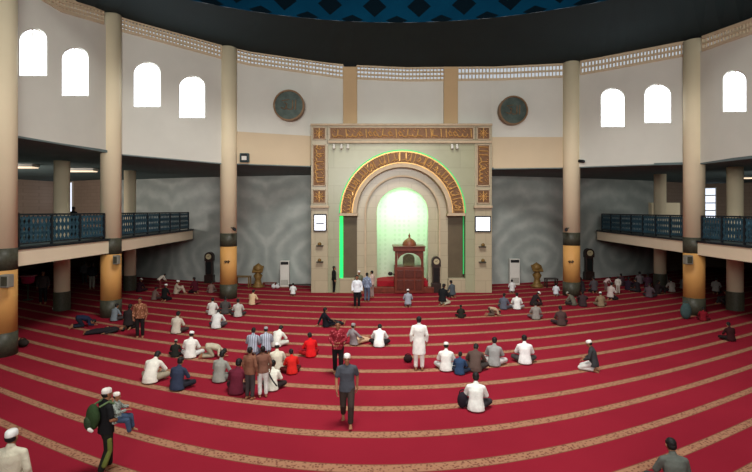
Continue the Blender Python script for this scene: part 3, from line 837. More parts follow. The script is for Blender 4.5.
medallion(290, 105.5, 15.5, 'round dark medallion with brown rim on the upper wall left of the niche')
medallion(511.5, 110.5, 14.5, 'round dark medallion with brown rim on the upper wall right of the niche')

def air_con(x, yb, yt, Y, wpx, label):
    s = Y / F; w = wpx * s; h = (yb - yt) * s; c = XYp(x, Y)
    t = thing('air_conditioner', label, 'air conditioner', c, 'floor standing air conditioners')
    bm = BM(); box(bm, c.x - w / 2, c.x + w / 2, Y, Y + .35, 0, h); obj('cabinet', bm, M_WHITEP, t, bevel=.03)
    bm = BM(); box(bm, c.x - w * .42, c.x + w * .42, Y - .02, Y + .05, h * .86, h * .97); obj('outlet_grille', bm, M_BLACK, t)
    bm = BM()
    for k in range(6): box(bm, c.x - w * .4, c.x + w * .4, Y - .015, Y + .02, h * (.08 + .035 * k), h * (.095 + .035 * k))
    obj('intake_grille', bm, M_GREYP, t)
air_con(284.5, 287, 261, mw(284).y - .8, 9, 'white standing air conditioner against the marble wall left of the niche')
air_con(515, 287, 261, mw(515).y - .8, 10, 'white standing air conditioner against the marble wall right of the niche')

def gilded_chair(x, yb, Y, hpx, label):
    s = Y / F; c = XYp(x, Y); h = hpx * s
    t = thing('lectern', label, 'lectern', c, 'gilded wooden lecterns by the marble wall')
    bm = BM(); lathe(bm, c, [(.4, 0), (.42, .1), (.26, .2), (.18, h * .35), (.3, h * .5), (.16, h * .62), (.22, h * .7)], 16); obj('pedestal', bm, M_BRASS, t, True)
    bm = BM(); obox(bm, c + V((0, -.02, h * .78)), V((1, 0, 0)), V((0, .8, .6)), V((0, -.6, .8)), .34, .3, .05); obj('book_rest', bm, M_BRASS, t, bevel=.02)
    bm = BM(); lathe(bm, c + V((0, .1, h * .72)), [(.3, 0), (.32, .15), (.25, .32), (.1, .42), (0, .5)], 16); obj('crest', bm, M_BRASS, t, True)
gilded_chair(258, 284, 30.9, 23, 'carved gilded lectern between the ochre column and left air conditioner')
gilded_chair(537, 284, 31.0, 24, 'carved gilded lectern between right air conditioner and ochre column')
def low_table(x, Y, w, d, h, m, label, grp=None):
    c = XYp(x, Y); t = thing('low_table', label, 'table', c, grp)
    bm = BM(); box(bm, c.x - w / 2, c.x + w / 2, Y - d / 2, Y + d / 2, h - .05, h); obj('tabletop', bm, m, t, bevel=.01)
    for sx in (-1, 1):
        for sy in (-1, 1):
            bm = BM(); a, b = c.x + sx * (w / 2 - .06), Y + sy * (d / 2 - .06); box(bm, a - .035, a + .035, b - .035, b + .035, 0, h - .05); obj('leg', bm, m, t)
low_table(243, 30.8, 1.0, .6, .75, M_BRASS, 'carved wooden table beside the gilded lectern, behind the ochre column')
low_table(269.5, 31.0, .9, .35, .3, M_WOOD, 'long low wooden bench along the marble wall by the left lectern')
low_table(302, 30.6, 1.7, .35, .25, M_DWOOD, 'low dark shelf along the wall between left air conditioner and niche')
low_table(551, 30.9, .8, .5, .6, M_DWOOD, 'dark low table behind the white-shirted sitter near right lectern')
for i, (x, lab) in enumerate(((273.5, 'left of two white bundles on the floor near left air conditioner'), (277.5, 'right of two white bundles on the floor near left air conditioner'))):
    c = XYp(x, 30.4); bm = BM(); ellipsoid(bm, c + V((0, 0, .13)), V((1, 0, 0)), V((0, 1, 0)), V((0, 0, 1)), .15, .12, .13); capsule(bm, c + V((-.08, 0, .2)), c + V((.05, .04, .3)), .05, .03)
    tag(obj('cloth_bundle', bm, cloth((205, 205, 205)), smooth=True), lab, 'bundle', 'white bundles by the air conditioner')

# column fittings
def col_fit(c, x, y, w, h, r, name, label, cat, m, m2):
    Y = c.y - r; p = P(x, y, Y); s = Y / F; t = thing(name, label, cat, P(x, y + h / 2, Y))
    bm = BM(); rect(bm, x - w / 2, y - h / 2, x + w / 2, y + h / 2, Y - .14, Y + .14); obj('case', bm, m, t, bevel=.03)
    bm = BM(); rect(bm, x - w * .33, y - h * .36, x + w * .33, y + h * .36, Y - .16, Y - .12); obj('front', bm, m2, t)
col_fit(C1, 3.5, 281.5, 9, 13, .46, 'loudspeaker', 'grey box speaker on the ochre band of the leftmost column', 'loudspeaker', M_GREYP, M_DK)
col_fit(C2, 115, 260, 5, 9, .42, 'loudspeaker', 'grey box speaker on the column where the left gallery turns', 'loudspeaker', M_GREYP, M_DK)
col_fit(C5, 690, 260, 7, 9, .45, 'loudspeaker', 'grey box speaker on the column before the right gallery', 'loudspeaker', M_GREYP, M_DK)
for c, x, lab in ((C3, 227, 'small black emblem on the ochre band of the column left of the niche'), (C4, 571, 'small black emblem on the ochre band of the column right of the niche')):
    bm = BM(); Y = c.y - .5; f = lambda u, v: P(x + u, 262 - v, Y)
    stroke(bm, [(-2.6, .4), (-1.4, -.9), (0, .2), (1.2, -.9), (2.6, .6)], f, .03); stroke(bm, [(-1.8, 1.2), (-1.2, .2)], f, .03); stroke(bm, [(1.8, 1.4), (1.3, .2)], f, .03); stroke(bm, [(-.6, .9), (.6, 1.1)], f, .03)
    tag(obj('emblem', bm, M_BLACK), lab, 'emblem')
def cctv(x, y, Y, label, dx=.25):
    c = P(x, y, Y); t = thing('security_camera', label, 'camera', c)
    bm = BM(); capsule(bm, c, c + V((-dx, .12, .06)), .03, .03, 8); obj('bracket', bm, M_METAL, t)
    bm = BM(); capsule(bm, c, c + V((dx * .6, -.25, -.05)), .09, .09, 12); obj('housing', bm, M_BLACK, t, True)
    bm = BM(); q = c + V((dx * .6, -.25, -.05)); capsule(bm, q, q + V((dx * .1, -.07, 0)), .05, .05, 10); obj('lens', bm, mat('camera_lens', (60, 66, 74), .1, var=0), t, True)
cctv(233.5, 228.5, 26.75, 'black security camera on the column left of the niche')
cctv(566.5, 229, 27.55, 'black security camera on the column right of the niche, lower one', -.2)
cctv(579, 161, 27.6, 'black security camera high on the column right of the niche')
wallspeaker(244, 157.5, 9, 9, path_pt(244).y - .05, 'white faced speaker on the tan wall just right of the upper column', mat('dark_teal_case', (52, 72, 74), .5), None)
bm = BM(); rect(bm, 241.6, 156, 246.4, 160, path_pt(244).y - .36, path_pt(244).y - .31)
o = obj('badge', bm, M_WHITEP); o.parent = [x for x in bpy.data.objects if x.name.startswith('loudspeaker')][-1]; o.matrix_parent_inverse = Matrix.Translation(-o.parent.location)

# ------------------------------------------------------------------ people
X_, Y_, Z_ = V((1, 0, 0)), V((0, 1, 0)), V((0, 0, 1))
def pose(**k):
    d = dict(pelvis=(0, 0, .93), waist=(0, 0, 1.08), chest=(0, 0, 1.27), neck=(0, -.01, 1.45), head=(0, .02, 1.585), face=(0, 1, 0), hup=(0, 0, 1),
             hip=[(-.09, 0, .91), (.09, 0, .91)], knee=[(-.1, .02, .49), (.1, .02, .49)], ank=[(-.1, -.02, .08), (.1, -.02, .08)], toe=[(-.03, 1, -.12), (.03, 1, -.12)],
             sh=[(-.185, -.01, 1.385), (.185, -.01, 1.385)], el=[(-.25, -.03, 1.12), (.25, -.03, 1.12)], wr=[(-.25, .06, .88), (.25, .06, .88)], fing=[(0, .25, -1), (0, .25, -1)], palm=[(1, 0, 0), (-1, 0, 0)], curl=.5)
    d.update(k)
    def cv(v): return [V(a) for a in v] if isinstance(v, list) else (V(v) if isinstance(v, tuple) else v)
    return {a: cv(b) for a, b in d.items()}
POSES = {
 'stand': pose(),
 'walk': pose(knee=[(-.09, .2, .52), (.09, .03, .5)], ank=[(-.08, .2, .12), (.09, -.3, .16)], toe=[(0, 1, .05), (0, .75, -.6)], el=[(-.25, -.12, 1.13), (.25, .02, 1.13)], wr=[(-.24, -.08, .89), (.24, .2, .92)]),
 'sit': pose(pelvis=(0, 0, .13), waist=(0, .02, .27), chest=(0, .06, .45), neck=(0, .11, .62), head=(0, .18, .745), face=(0, 1, -.45), hup=(0, .45, 1),
             hip=[(-.1, .02, .12), (.1, .02, .12)], knee=[(-.33, .3, .13), (.33, .3, .13)], ank=[(.1, .34, .07), (-.1, .42, .07)], toe=[(.9, .3, -.1), (-.9, .3, -.1)],
             sh=[(-.18, .09, .56), (.18, .09, .56)], el=[(-.26, .15, .33), (.26, .15, .33)], wr=[(-.13, .34, .24), (.13, .34, .24)], fing=[(.5, .8, -.2), (-.5, .8, -.2)], palm=[(0, 0, -1), (0, 0, -1)]),
 'hunch': pose(pelvis=(0, 0, .13), waist=(0, .05, .28), chest=(0, .16, .43), neck=(0, .27, .55), head=(0, .38, .62), face=(0, .7, -.9), hup=(0, .9, .7),
             hip=[(-.1, .02, .12), (.1, .02, .12)], knee=[(-.33, .3, .14), (.33, .3, .14)], ank=[(.1, .34, .07), (-.1, .42, .07)], toe=[(.9, .3, -.1), (-.9, .3, -.1)],
             sh=[(-.18, .22, .5), (.18, .22, .5)], el=[(-.28, .3, .28), (.28, .3, .28)], wr=[(-.1, .46, .16), (.1, .46, .16)], fing=[(.5, .8, -.2), (-.5, .8, -.2)], palm=[(0, 0, -1), (0, 0, -1)]),
 'kneel': pose(pelvis=(0, -.06, .29), waist=(0, -.05, .43), chest=(0, -.01, .61), neck=(0, .03, .79), head=(0, .09, .915), face=(0, 1, -.35), hup=(0, .35, 1),
             hip=[(-.09, -.05, .28), (.09, -.05, .28)], knee=[(-.14, .36, .09), (.14, .36, .09)], ank=[(-.1, -.08, .07), (.1, -.08, .07)], toe=[(0, -1, -.1), (0, -1, -.1)],
             sh=[(-.18, .01, .73), (.18, .01, .73)], el=[(-.25, .06, .48), (.25, .06, .48)], wr=[(-.14, .24, .37), (.14, .24, .37)], fing=[(0, 1, -.3), (0, 1, -.3)], palm=[(0, 0, -1), (0, 0, -1)]),
 'bow': pose(pelvis=(0, -.2, .42), waist=(0, -.05, .43), chest=(0, .15, .36), neck=(0, .32, .27), head=(0, .42, .17), face=(0, .1, -1), hup=(0, 1, .1),
             hip=[(-.1, -.2, .4), (.1, -.2, .4)], knee=[(-.14, -.02, .08), (.14, -.02, .08)], ank=[(-.1, -.42, .08), (.1, -.42, .08)], toe=[(0, -.6, -.8), (0, -.6, -.8)],
             sh=[(-.18, .25, .31), (.18, .25, .31)], el=[(-.3, .22, .12), (.3, .22, .12)], wr=[(-.2, .42, .05), (.2, .42, .05)], fing=[(0, 1, -.05), (0, 1, -.05)], palm=[(0, 0, -1), (0, 0, -1)], curl=.05),
 'legsout': pose(pelvis=(0, 0, .13), waist=(0, -.03, .27), chest=(0, -.06, .45), neck=(0, -.07, .63), head=(0, -.03, .76), face=(0, 1, -.1), hup=(0, .1, 1),
             hip=[(-.09, .02, .12), (.09, .02, .12)], knee=[(-.12, .44, .17), (.12, .44, .12)], ank=[(-.1, .84, .07), (.1, .84, .07)], toe=[(-.1, .2, 1), (.1, .2, 1)],
             sh=[(-.185, -.07, .57), (.185, -.07, .57)], el=[(-.26, -.16, .34), (.26, .08, .36)], wr=[(-.25, -.3, .08), (.16, .28, .27)], fing=[(-.2, -.8, -.3), (0, 1, -.4)], palm=[(0, 0, -1), (0, 0, -1)]),
 'kneesup': pose(pelvis=(0, 0, .13), waist=(0, -.01, .27), chest=(0, .03, .45), neck=(0, .06, .62), head=(0, .12, .75), face=(0, 1, -.2), hup=(0, .2, 1),
             hip=[(-.09, .02, .12), (.09, .02, .12)], knee=[(-.14, .38, .43), (.14, .38, .43)], ank=[(-.12, .52, .08), (.12, .52, .08)],
             sh=[(-.18, .04, .56), (.18, .04, .56)], el=[(-.26, .2, .4), (.26, .2, .4)], wr=[(-.13, .44, .4), (.13, .44, .4)], fing=[(.9, .3, -.1), (-.9, .3, -.1)], palm=[(0, -1, 0), (0, -1, 0)]),
 'lie': pose(pelvis=(0, 0, .13), waist=(0, .15, .13), chest=(0, .34, .14), neck=(0, .52, .13), head=(0, .66, .13), face=(0, 0, 1), hup=(0, 1, 0),
             hip=[(-.09, -.02, .12), (.09, -.02, .12)], knee=[(-.11, -.44, .15), (.11, -.44, .1)], ank=[(-.1, -.86, .07), (.1, -.86, .07)], toe=[(-.3, -.2, 1), (.3, -.2, 1)],
             sh=[(-.185, .46, .12), (.185, .46, .12)], el=[(-.3, .22, .1), (.3, .22, .1)], wr=[(-.12, .05, .27), (.3, -.02, .06)], fing=[(1, 0, -.1), (0, -1, 0)], palm=[(0, 0, -1), (0, 0, -1)]),
 'bend': pose(pelvis=(0, -.1, .91), waist=(0, .02, 1.02), chest=(0, .18, 1.13), neck=(0, .34, 1.22), head=(0, .46, 1.27), face=(0, .6, -.8), hup=(0, .8, .6), hip=[(-.09, -.08, .89), (.09, -.08, .89)],
             sh=[(-.18, .28, 1.18), (.18, .28, 1.18)], el=[(-.22, .4, .93), (.22, .4, .93)], wr=[(-.12, .56, .76), (.12, .56, .76)], fing=[(.1, .5, -.8), (-.1, .5, -.8)]),
 'carry': pose(knee=[(-.1, .1, .5), (.1, 0, .5)], ank=[(-.1, .1, .08), (.1, -.15, .1)], el=[(-.26, .04, 1.13), (.25, .0, 1.13)], wr=[(-.05, .3, 1.08), (.1, .34, 1.0)], fing=[(1, .3, 0), (-1, .3, 0)], palm=[(0, -.4, 1), (0, -.4, 1)]),
 'held': pose(pelvis=(0, 0, .13), waist=(0, .0, .28), chest=(0, .0, .45), neck=(0, .0, .62), head=(0, .03, .77), hip=[(-.09, .02, .12), (.09, .02, .12)], knee=[(-.16, .36, .1), (.16, .36, .1)], ank=[(-.14, .42, -.26), (.14, .42, -.26)],
             sh=[(-.17, 0, .56), (.17, 0, .56)], el=[(-.24, .12, .36), (.24, .12, .36)], wr=[(-.14, .33, .4), (.14, .33, .4)], fing=[(.3, 1, 0), (-.3, 1, 0)], palm=[(0, 0, -1), (0, 0, -1)]),
}
def hand(bm, w, d, pn, inward, curl):
    d = d.normalized(); pn = (pn - d * pn.dot(d)).normalized(); s = d.cross(pn)
    if s.dot(V((inward * .6, 1, .4))) < 0: s = -s                 # the thumb's side
    capsule(bm, w, w + d * .03, .026, .032, 10, .7, pn)
    ellipsoid(bm, w + d * .055, s, pn, d, .043, .016, .05, 12, 8)
    for i, L in enumerate((.072, .082, .077, .06)):
        r = .0088; k = w + d * .088 + s * (.033 - .022 * i); c = curl * (.9 + .12 * i)
        d1 = (d * math.cos(c * .7) + pn * math.sin(c * .7) + s * (.10 - .07 * i)).normalized()
        d2 = (d * math.cos(c * 1.9) + pn * math.sin(c * 1.9) + s * (.08 - .05 * i)).normalized()
        m = k + d1 * L * .5; capsule(bm, k, m, r, r * .95, 8); capsule(bm, m, m + d2 * L * .5, r * .95, r * .8, 8)
    k = w + d * .025 + s * .03; m = k + (d * .75 + s * .7 + pn * .3).normalized() * .04
    capsule(bm, k, m, .013, .011, 8); capsule(bm, m, m + (d * .9 + s * .3 + pn * .5).normalized() * .032, .011, .009, 8)
def headframe(p):
    f = p['face'].normalized(); u = p['hup'] - f * p['hup'].dot(f); u.normalize(); return f.cross(u), f, u
def foot(bm, a, t, k=1.0):
    t = t.normalized(); up = Z_ if abs(t.z) < .75 else V((0, -1, 0)) * (1 if t.z > 0 else -1)
    if abs(t.z) < .75: pass
    s = t.cross(up).normalized(); up = s.cross(t)
    b = a - up * .045
    capsule(bm, b - t * .05, b + t * .11, .034, .04, 12, .75, up); capsule(bm, a, b + t * .09, .04, .028, 12)
    for i in range(5): q = b + t * .12 + s * (.033 - .0165 * i) - up * .012; capsule(bm, q, q + t * (.042 - .005 * i), .011, .009, 6)
def shl(bm, p, r, up):
    m = (p['sh'][0] + p['sh'][1]) / 2 + up * .012
    for q in p['sh']: capsule(bm, q.lerp(m, .12) - up * .022, m, r * .92, r, 14)
def raw_body(p):
    bm = BM(); W = [p['pelvis'], p['waist'], p['chest'], p['neck']]
    ax = (W[1] - W[0]).normalized(); up = (W[3] - W[2]).normalized()
    loft(bm, [(W[0] - ax * .1, .09, .06), (W[0] - ax * .05, .15, .1), (W[0], .165, .115), (W[1], .14, .095), (W[2], .165, .112), (W[2] + up * .09, .155, .095), (W[2] + up * .15, .09, .06)])
    shl(bm, p, .052, up)
    capsule(bm, p['sh'][0] * .35 + p['sh'][1] * .65, W[3] - up * .03, .052, .05, 12); capsule(bm, p['sh'][0] * .65 + p['sh'][1] * .35, W[3] - up * .03, .052, .05, 12)
    s, f, u = headframe(p); H = p['head']
    capsule(bm, W[3] - up * .05, H - u * .05, .058, .052, 12)
    ellipsoid(bm, H + u * .025 - f * .008, s, f, u, .077, .095, .09, 20, 14)          # cranium
    ellipsoid(bm, H - u * .035 + f * .022, s, f, u, .06, .066, .08, 16, 12)           # face and jaw
    capsule(bm, H + f * .088 + u * .012, H + f * .104 - u * .022, .009, .014, 8)      # nose
    capsule(bm, H + f * .076 + u * .034 - s * .035, H + f * .076 + u * .034 + s * .035, .014, .014, 8)   # brow
    ellipsoid(bm, H + f * .07 - u * .088, s, f, u, .022, .018, .018, 8, 6)            # chin
    for k in (-1, 1): ellipsoid(bm, H + s * k * .08 - f * .005, f, s, u, .018, .011, .032, 8, 8)
    for i in (0, 1):
        capsule(bm, p['hip'][i], p['knee'][i], .088, .056, 14); m = p['knee'][i].lerp(p['ank'][i], .3)
        capsule(bm, p['knee'][i], p['ank'][i], .054, .036, 14); capsule(bm, p['knee'][i].lerp(p['ank'][i], .15), m, .052, .056, 12)
        foot(bm, p['ank'][i], p['toe'][i])
        capsule(bm, p['sh'][i] - up * .02, p['el'][i], .048, .038, 12); capsule(bm, p['el'][i], p['wr'][i], .04, .026, 12)
        hand(bm, p['wr'][i], p['fing'][i], p['palm'][i], 1 if i == 0 else -1, p['curl'])
    return bm
def raw_shirt(p, sleeve, hem):
    bm = BM(); W = [p['pelvis'], p['waist'], p['chest'], p['neck']]
    ax = (W[1] - W[0]).normalized(); up = (W[3] - W[2]).normalized(); low = p['pelvis'].z < .5
    st = []
    if low and ax.z > .4: st += [(W[0] - Z_ * .11, .215, .17), (W[0] - Z_ * .02, .205, .16)]
    elif low: st += [(W[0] - ax * .06, .19, .15), (W[0], .19, .145)]
    else:
        if hem == 'long': st += [(W[0] - Z_ * .42, .215, .17), (W[0] - Z_ * .2, .205, .155)]
        else: st += [(W[0] - ax * .1, .198, .145)]
        st += [(W[0], .19, .14)]
    st += [(W[1], .172, .125), (W[2], .187, .134), (W[2] + up * .09, .17, .115), (W[2] + up * .16, .085, .07)]
    loft(bm, st)
    shl(bm, p, .066, up)
    for a, b in ((.4, .6), (.6, .4)): capsule(bm, p['sh'][0] * a + p['sh'][1] * b - up * .015, W[3] - up * .03, .07, .058, 12)
    capsule(bm, W[3] - up * .02, W[3] + up * .01, .066, .064, 14)
    for i in (0, 1):
        e = p['el'][i]
        if sleeve == 'short':
            q = p['sh'][i] - up * .025; m = q.lerp(e, .72); capsule(bm, q, m, .062, .062, 14)
        else:
            capsule(bm, p['sh'][i] - up * .025, e, .06, .054, 14); capsule(bm, e, e.lerp(p['wr'][i], .86), .056, .044, 14)
    return bm
def raw_trousers(p):
    bm = BM(); W = p['pelvis']; ax = (p['waist'] - W).normalized()
    loft(bm, [(W - ax * .1, .12, .09), (W - ax * .03, .18, .13), (W + ax * .1, .165, .12)])
    for i in (0, 1):
        h, k, a = p['hip'][i], p['knee'][i], p['ank'][i]
        capsule(bm, h, k, .103, .078, 14); capsule(bm, k, k.lerp(a, .86), .076, .066, 14)
    return bm
def raw_cap(p):
    s, f, u = headframe(p); H = p['head']; bm = BM(); n = 24; rings = []
    c = H + u * .045 - f * .008
    for r, z in ((.086, -.02), (.088, .0), (.087, .03), (.081, .055), (.065, .072), (.036, .08), (.0, .082)):
        rings.append([bm.verts.new(c + u * z + s * (r * .93 * math.cos(2 * PI * i / n)) + f * (r * 1.12 * math.sin(2 * PI * i / n))) for i in range(n)] if r else [bm.verts.new(c + u * z)])
    for A, B in zip(rings, rings[1:]):
        for i in range(n):
            j = (i + 1) % n
            if len(B) == 1: bm.faces.new((A[i], A[j], B[0]))
            else: bm.faces.new((A[i], A[j], B[j], B[i]))
    bm.faces.new(rings[0])
    return bm
def raw_hair(p):
    s, f, u = headframe(p); H = p['head']; bm = BM()
    ellipsoid(bm, H + u * .04 - f * .018, s, f, u, .085, .1, .088, 18, 12)
    ellipsoid(bm, H - f * .04 - u * .01, s, f, u, .078, .062, .075, 16, 10)
    return bm
def raw_eyes(p):
    s, f, u = headframe(p); H = p['head']; bm = BM()
    for k in (-1, 1): ellipsoid(bm, H + f * .083 + u * .008 + s * k * .031, s, f, u, .013, .008, .007, 8, 6)
    return bm
def raw_mouth(p):
    s, f, u = headframe(p); H = p['head']; bm = BM()
    ellipsoid(bm, H + f * .083 - u * .052, s, f, u, .024, .008, .008, 10, 6)
    return bm
MESH = {}
def pm(key, fn, vox, sm, dec=None):
    if key not in MESH:
        if vox: MESH[key] = remesh(fn(), vox, sm, dec)
        else:
            me = bpy.data.meshes.new('m'); bm = fn(); bmesh.ops.recalc_face_normals(bm, faces=bm.faces); bm.to_mesh(me); bm.free()
            for q in me.polygons: q.use_smooth = True
            MESH[key] = me
    return MESH[key]
def part(name, me, m, parent):
    if not me.materials: me.materials.append(None)
    o = bpy.data.objects.new(name, me); C.objects.link(o)
    o.material_slots[0].link = 'OBJECT'; o.material_slots[0].material = m
    if parent: o.parent = parent
    return o
LOW = {}
def person(x, y, ps, rot, shirt, trou, head, label, sc=1.0, sleeve='long', hem='short', z=0, skin=1, group=None, pat=None, capc=(226, 226, 222), loc=None, tpat=None):
    """rot in degrees: 0 looks away from the viewer towards the niche, 180 towards the viewer"""
    p = POSES[ps]
    body = pm((ps, 'body'), lambda: raw_body(p), .0058, 2, .35); body.name = 'person_body'
    if ps not in LOW: LOW[ps] = min(v.co.z for v in body.vertices)
    o = part('person', body, SKIN[skin], None)
    if loc is None:
        if z: Y = (z - HC) * F / (HY - y) if y != HY else 20; loc = P(x, y, Y); loc.z = z
        else: loc = fl(x, y)
    base = -LOW[ps] * sc if ps != 'held' else 0
    o.location = loc + V((0, 0, base)); o.scale = (sc,) * 3
    o.rotation_euler = (0, 0, math.radians(-rot) - math.atan2(loc.x, loc.y) * .55)
    part('shirt', pm((ps, 'shirt', sleeve, hem), lambda: raw_shirt(p, sleeve, hem), .013, 3), cloth(shirt, pat), o)
    part('trousers', pm((ps, 'trousers'), lambda: raw_trousers(p), .013, 3), cloth(trou, tpat), o)
    if head in ('cap', 'capgrey'):
        part('cap', pm((ps, 'cap'), lambda: raw_cap(p), None, 0), cloth(capc), o)
        part('hair', pm((ps, 'hairlow'), lambda: raw_hairlow(p), None, 0), M_HAIR, o)
    else: part('hair', pm((ps, 'hair'), lambda: raw_hair(p), .012, 2), M_HAIR, o)
    part('eyes', pm((ps, 'eyes'), lambda: raw_eyes(p), None, 0), M_EYE, o)
    part('mouth', pm((ps, 'mouth'), lambda: raw_mouth(p), None, 0), M_LIP, o)
    o['label'] = label; o['category'] = 'person'
    if group: o['group'] = group
    return o
def raw_hairlow(p):
    s, f, u = headframe(p); H = p['head']; bm = BM()
    ellipsoid(bm, H - f * .034 + u * .005, s, f, u, .079, .072, .072, 16, 10)
    return bm

WH, LG, GR, DG, BK, MA, RD, NV, BE, BR = (222, 222, 216), (178, 178, 170), (126, 128, 126), (74, 76, 78), (28, 28, 30), (92, 28, 40), (196, 24, 30), (38, 46, 66), (188, 166, 136), (112, 72, 52)
# foreground and middle
person(347, 425, 'walk', 178, (72, 76, 84), (58, 48, 44), 'cap', 'person walking barefoot towards us in dark grey short-sleeved shirt and white cap', sleeve='short')
person(338, 375, 'carry', 180, (120, 30, 40), (26, 24, 26), 'hair', 'person in maroon patterned shirt standing behind the walking grey-shirted one', pat='batik', sc=.98)
person(419, 370, 'stand', 0, (226, 228, 222), (222, 222, 216), 'hair', 'person standing alone with back turned in long white tunic and white trousers', hem='long')
person(106, 473, 'carry', 55, (26, 26, 28), (30, 32, 26), 'cap', 'person in black shirt with green backpack carrying a child', sc=.96, capc=(214, 208, 200), sleeve='short')
person(11, 541, 'stand', 15, (206, 200, 178), (190, 186, 170), 'cap', 'person in cream shirt and white cap at the bottom left corner')
person(150, 383, 'hunch', 18, (220, 216, 204), (150, 140, 120), 'hair', 'seated person in white shirt with bowed black hair, left of the navy-shirted sitter', sc=1.08)
person(177, 390, 'sit', 22, (48, 56, 76), (36, 36, 44), 'hair', 'seated person in navy shirt nearest the left foreground', sc=1.0)
person(175, 357, 'sit', 5, (34, 36, 32), (30, 30, 30), 'cap', 'small child in dark clothes and little cap left of the white-robed sitter', sc=.66, capc=(150, 150, 130))
person(190, 358, 'sit', 8, (224, 222, 214), (205, 205, 200), 'cap', 'seated person in white with white cap, right of the small dark child')
person(213, 357, 'bow', 80, (176, 168, 146), (150, 140, 120), 'hair', 'person in beige crouched face down beside the white-capped sitter', sc=.85)
person(219, 382, 'sit', 25, (142, 142, 134), (110, 110, 104), 'hair', 'seated person in grey shirt left of the maroon-shirted sitter', sc=1.0)
person(236, 394, 'sit', 18, (96, 32, 48), (50, 28, 34), 'hair', 'seated person in maroon shirt at the front of the left circle', sc=1.05)
person(250, 399, 'stand', 30, (124, 84, 66), (66, 60, 60), 'hair', 'boy in brown shirt and dark trousers standing in the left circle', sc=.82)
person(263, 397, 'stand', -10, (118, 82, 68), (206, 208, 204), 'hair', 'boy in brown shirt and pale trousers standing in the left circle', sc=.81)
person(271.5, 390.5, 'sit', 10, (222, 222, 208), (46, 36, 36), 'hair', 'seated person in white shirt with a dark shoulder strap', sc=.92)
person(277, 371, 'sit', -5, (206, 200, 180), (180, 172, 150), 'cap', 'seated person in cream shirt and white cap behind the strap wearer', sc=.96)
person(292, 374, 'sit', -15, (200, 36, 32), (90, 30, 30), 'hair', 'child in bright red shirt beside the cream-shirted capped sitter', sc=.84)
person(253, 356, 'kneel', 10, (160, 166, 180), (120, 124, 140), 'hair', 'kneeling person in pale blue striped shirt, left of the pair', pat='stripe', sc=.93)
person(266, 354, 'kneel', -8, (168, 174, 188), (130, 134, 150), 'cap', 'kneeling person in pale blue shirt, right of the pair', pat='stripe', capc=(150, 150, 152), sc=.9)
person(276, 347, 'hunch', 25, (214, 212, 202), (190, 190, 180), 'hair', 'person in white shirt bent over behind the pale blue shirts', sc=.95)
person(311, 357, 'sit', -20, (204, 26, 30), (150, 24, 28), 'hair', 'seated person in red shirt alone left of the maroon standing man', sc=.92)
person(326, 327, 'legsout', 65, (24, 26, 32), (26, 28, 36), 'hair', 'person in black clothes seated with legs stretched to the right', sc=.95)
person(354, 345, 'legsout', 50, (136, 130, 132), (196, 164, 134), 'capgrey', 'seated person in grey shirt with tan trousers stretched sideways', capc=(140, 138, 138), sc=.92)
person(379, 347, 'hunch', 5, (224, 226, 222), (36, 32, 34), 'hair', 'seated person in white shirt and black trousers in the middle of carpet', sc=1.0)
person(408, 307, 'kneel', 0, (142, 148, 158), (120, 124, 134), 'cap', 'kneeling person in grey robe and white cap before the pulpit', sc=.88)
person(357, 308, 'stand', 180, (220, 226, 232), (24, 24, 28), 'hair', 'person in white shirt and black trousers standing near the niche', sc=1.0)
person(359, 299, 'stand', 170, (104, 104, 84), (60, 60, 54), 'cap', 'person in olive shirt and white cap just behind the white shirted man', sc=.95)
person(367, 302, 'stand', 20, (116, 128, 150), (80, 88, 108), 'hair', 'person in blue-grey patterned shirt standing with the group at the niche', pat='batik', sc=.95)
person(372, 298, 'stand', -60, (196, 170, 160), (150, 130, 124), 'hair', 'person in pale pink shirt at the right of the standing group', sc=.93)
person(334, 293.5, 'stand', 90, (22, 22, 24), (20, 20, 22), 'hair', 'person in black standing at the stone plinth left of the niche', sc=.98)
person(443, 305, 'kneel', 35, (26, 28, 30), (214, 214, 190), 'hair', 'person in black top and white lower robe near the niche clock', sc=1.08)
person(452, 297.5, 'kneel', -40, (72, 80, 86), (50, 54, 58), 'hair', 'person in slate shirt kneeling by the right pilaster', sc=.95)
person(461, 318, 'sit', 0, (38, 36, 30), (34, 32, 30), 'hair', 'small dark-clothed person alone right of the pulpit on the carpet', sc=.68)
person(446, 371, 'sit', 5, (220, 220, 214), (190, 190, 186), 'cap', 'seated person in white with white cap at left end of the front row', sc=.98)
person(459.5, 374.5, 'sit', 15, (44, 66, 96), (36, 44, 60), 'hair', 'child in blue shirt beside the white-capped sitter', sc=.76)
person(475, 371.5, 'hunch', 10, (84, 68, 62), (58, 52, 50), 'hair', 'seated person in dark brown shirt next to the blue-shirted child', sc=1.02)
person(494, 366, 'sit', 12, (146, 146, 144), (190, 186, 184), 'hair', 'seated person in mid grey shirt between brown and white shirts', sc=1.02)
person(525, 364, 'sit', 0, (226, 226, 224), (70, 66, 66), 'hair', 'seated person in white shirt at right end of the front row', sc=1.04)
person(476, 411, 'sit', 4, (222, 226, 220), (52, 50, 54), 'hair', 'seated person in white shirt closest to the middle foreground', sc=1.04)
person(592, 371, 'kneel', -70, (56, 58, 60), (206, 206, 202), 'cap', 'kneeling person in dark shirt, pale trousers and white cap alone on the right', sc=.92)
person(676, 495, 'sit', -10, (92, 96, 90), (60, 60, 60), 'hair', 'seated person in grey shirt cut off at the bottom right', sc=1.05)
person(731, 341, 'sit', -20, (52, 22, 24), (34, 26, 26), 'hair', 'dark-clothed seated person near the right edge of the carpet', sc=.8)
person(703, 321, 'sit', 20, (120, 22, 34), (80, 20, 28), 'hair', 'seated person in dark red right of the base of the right column', sc=.7)
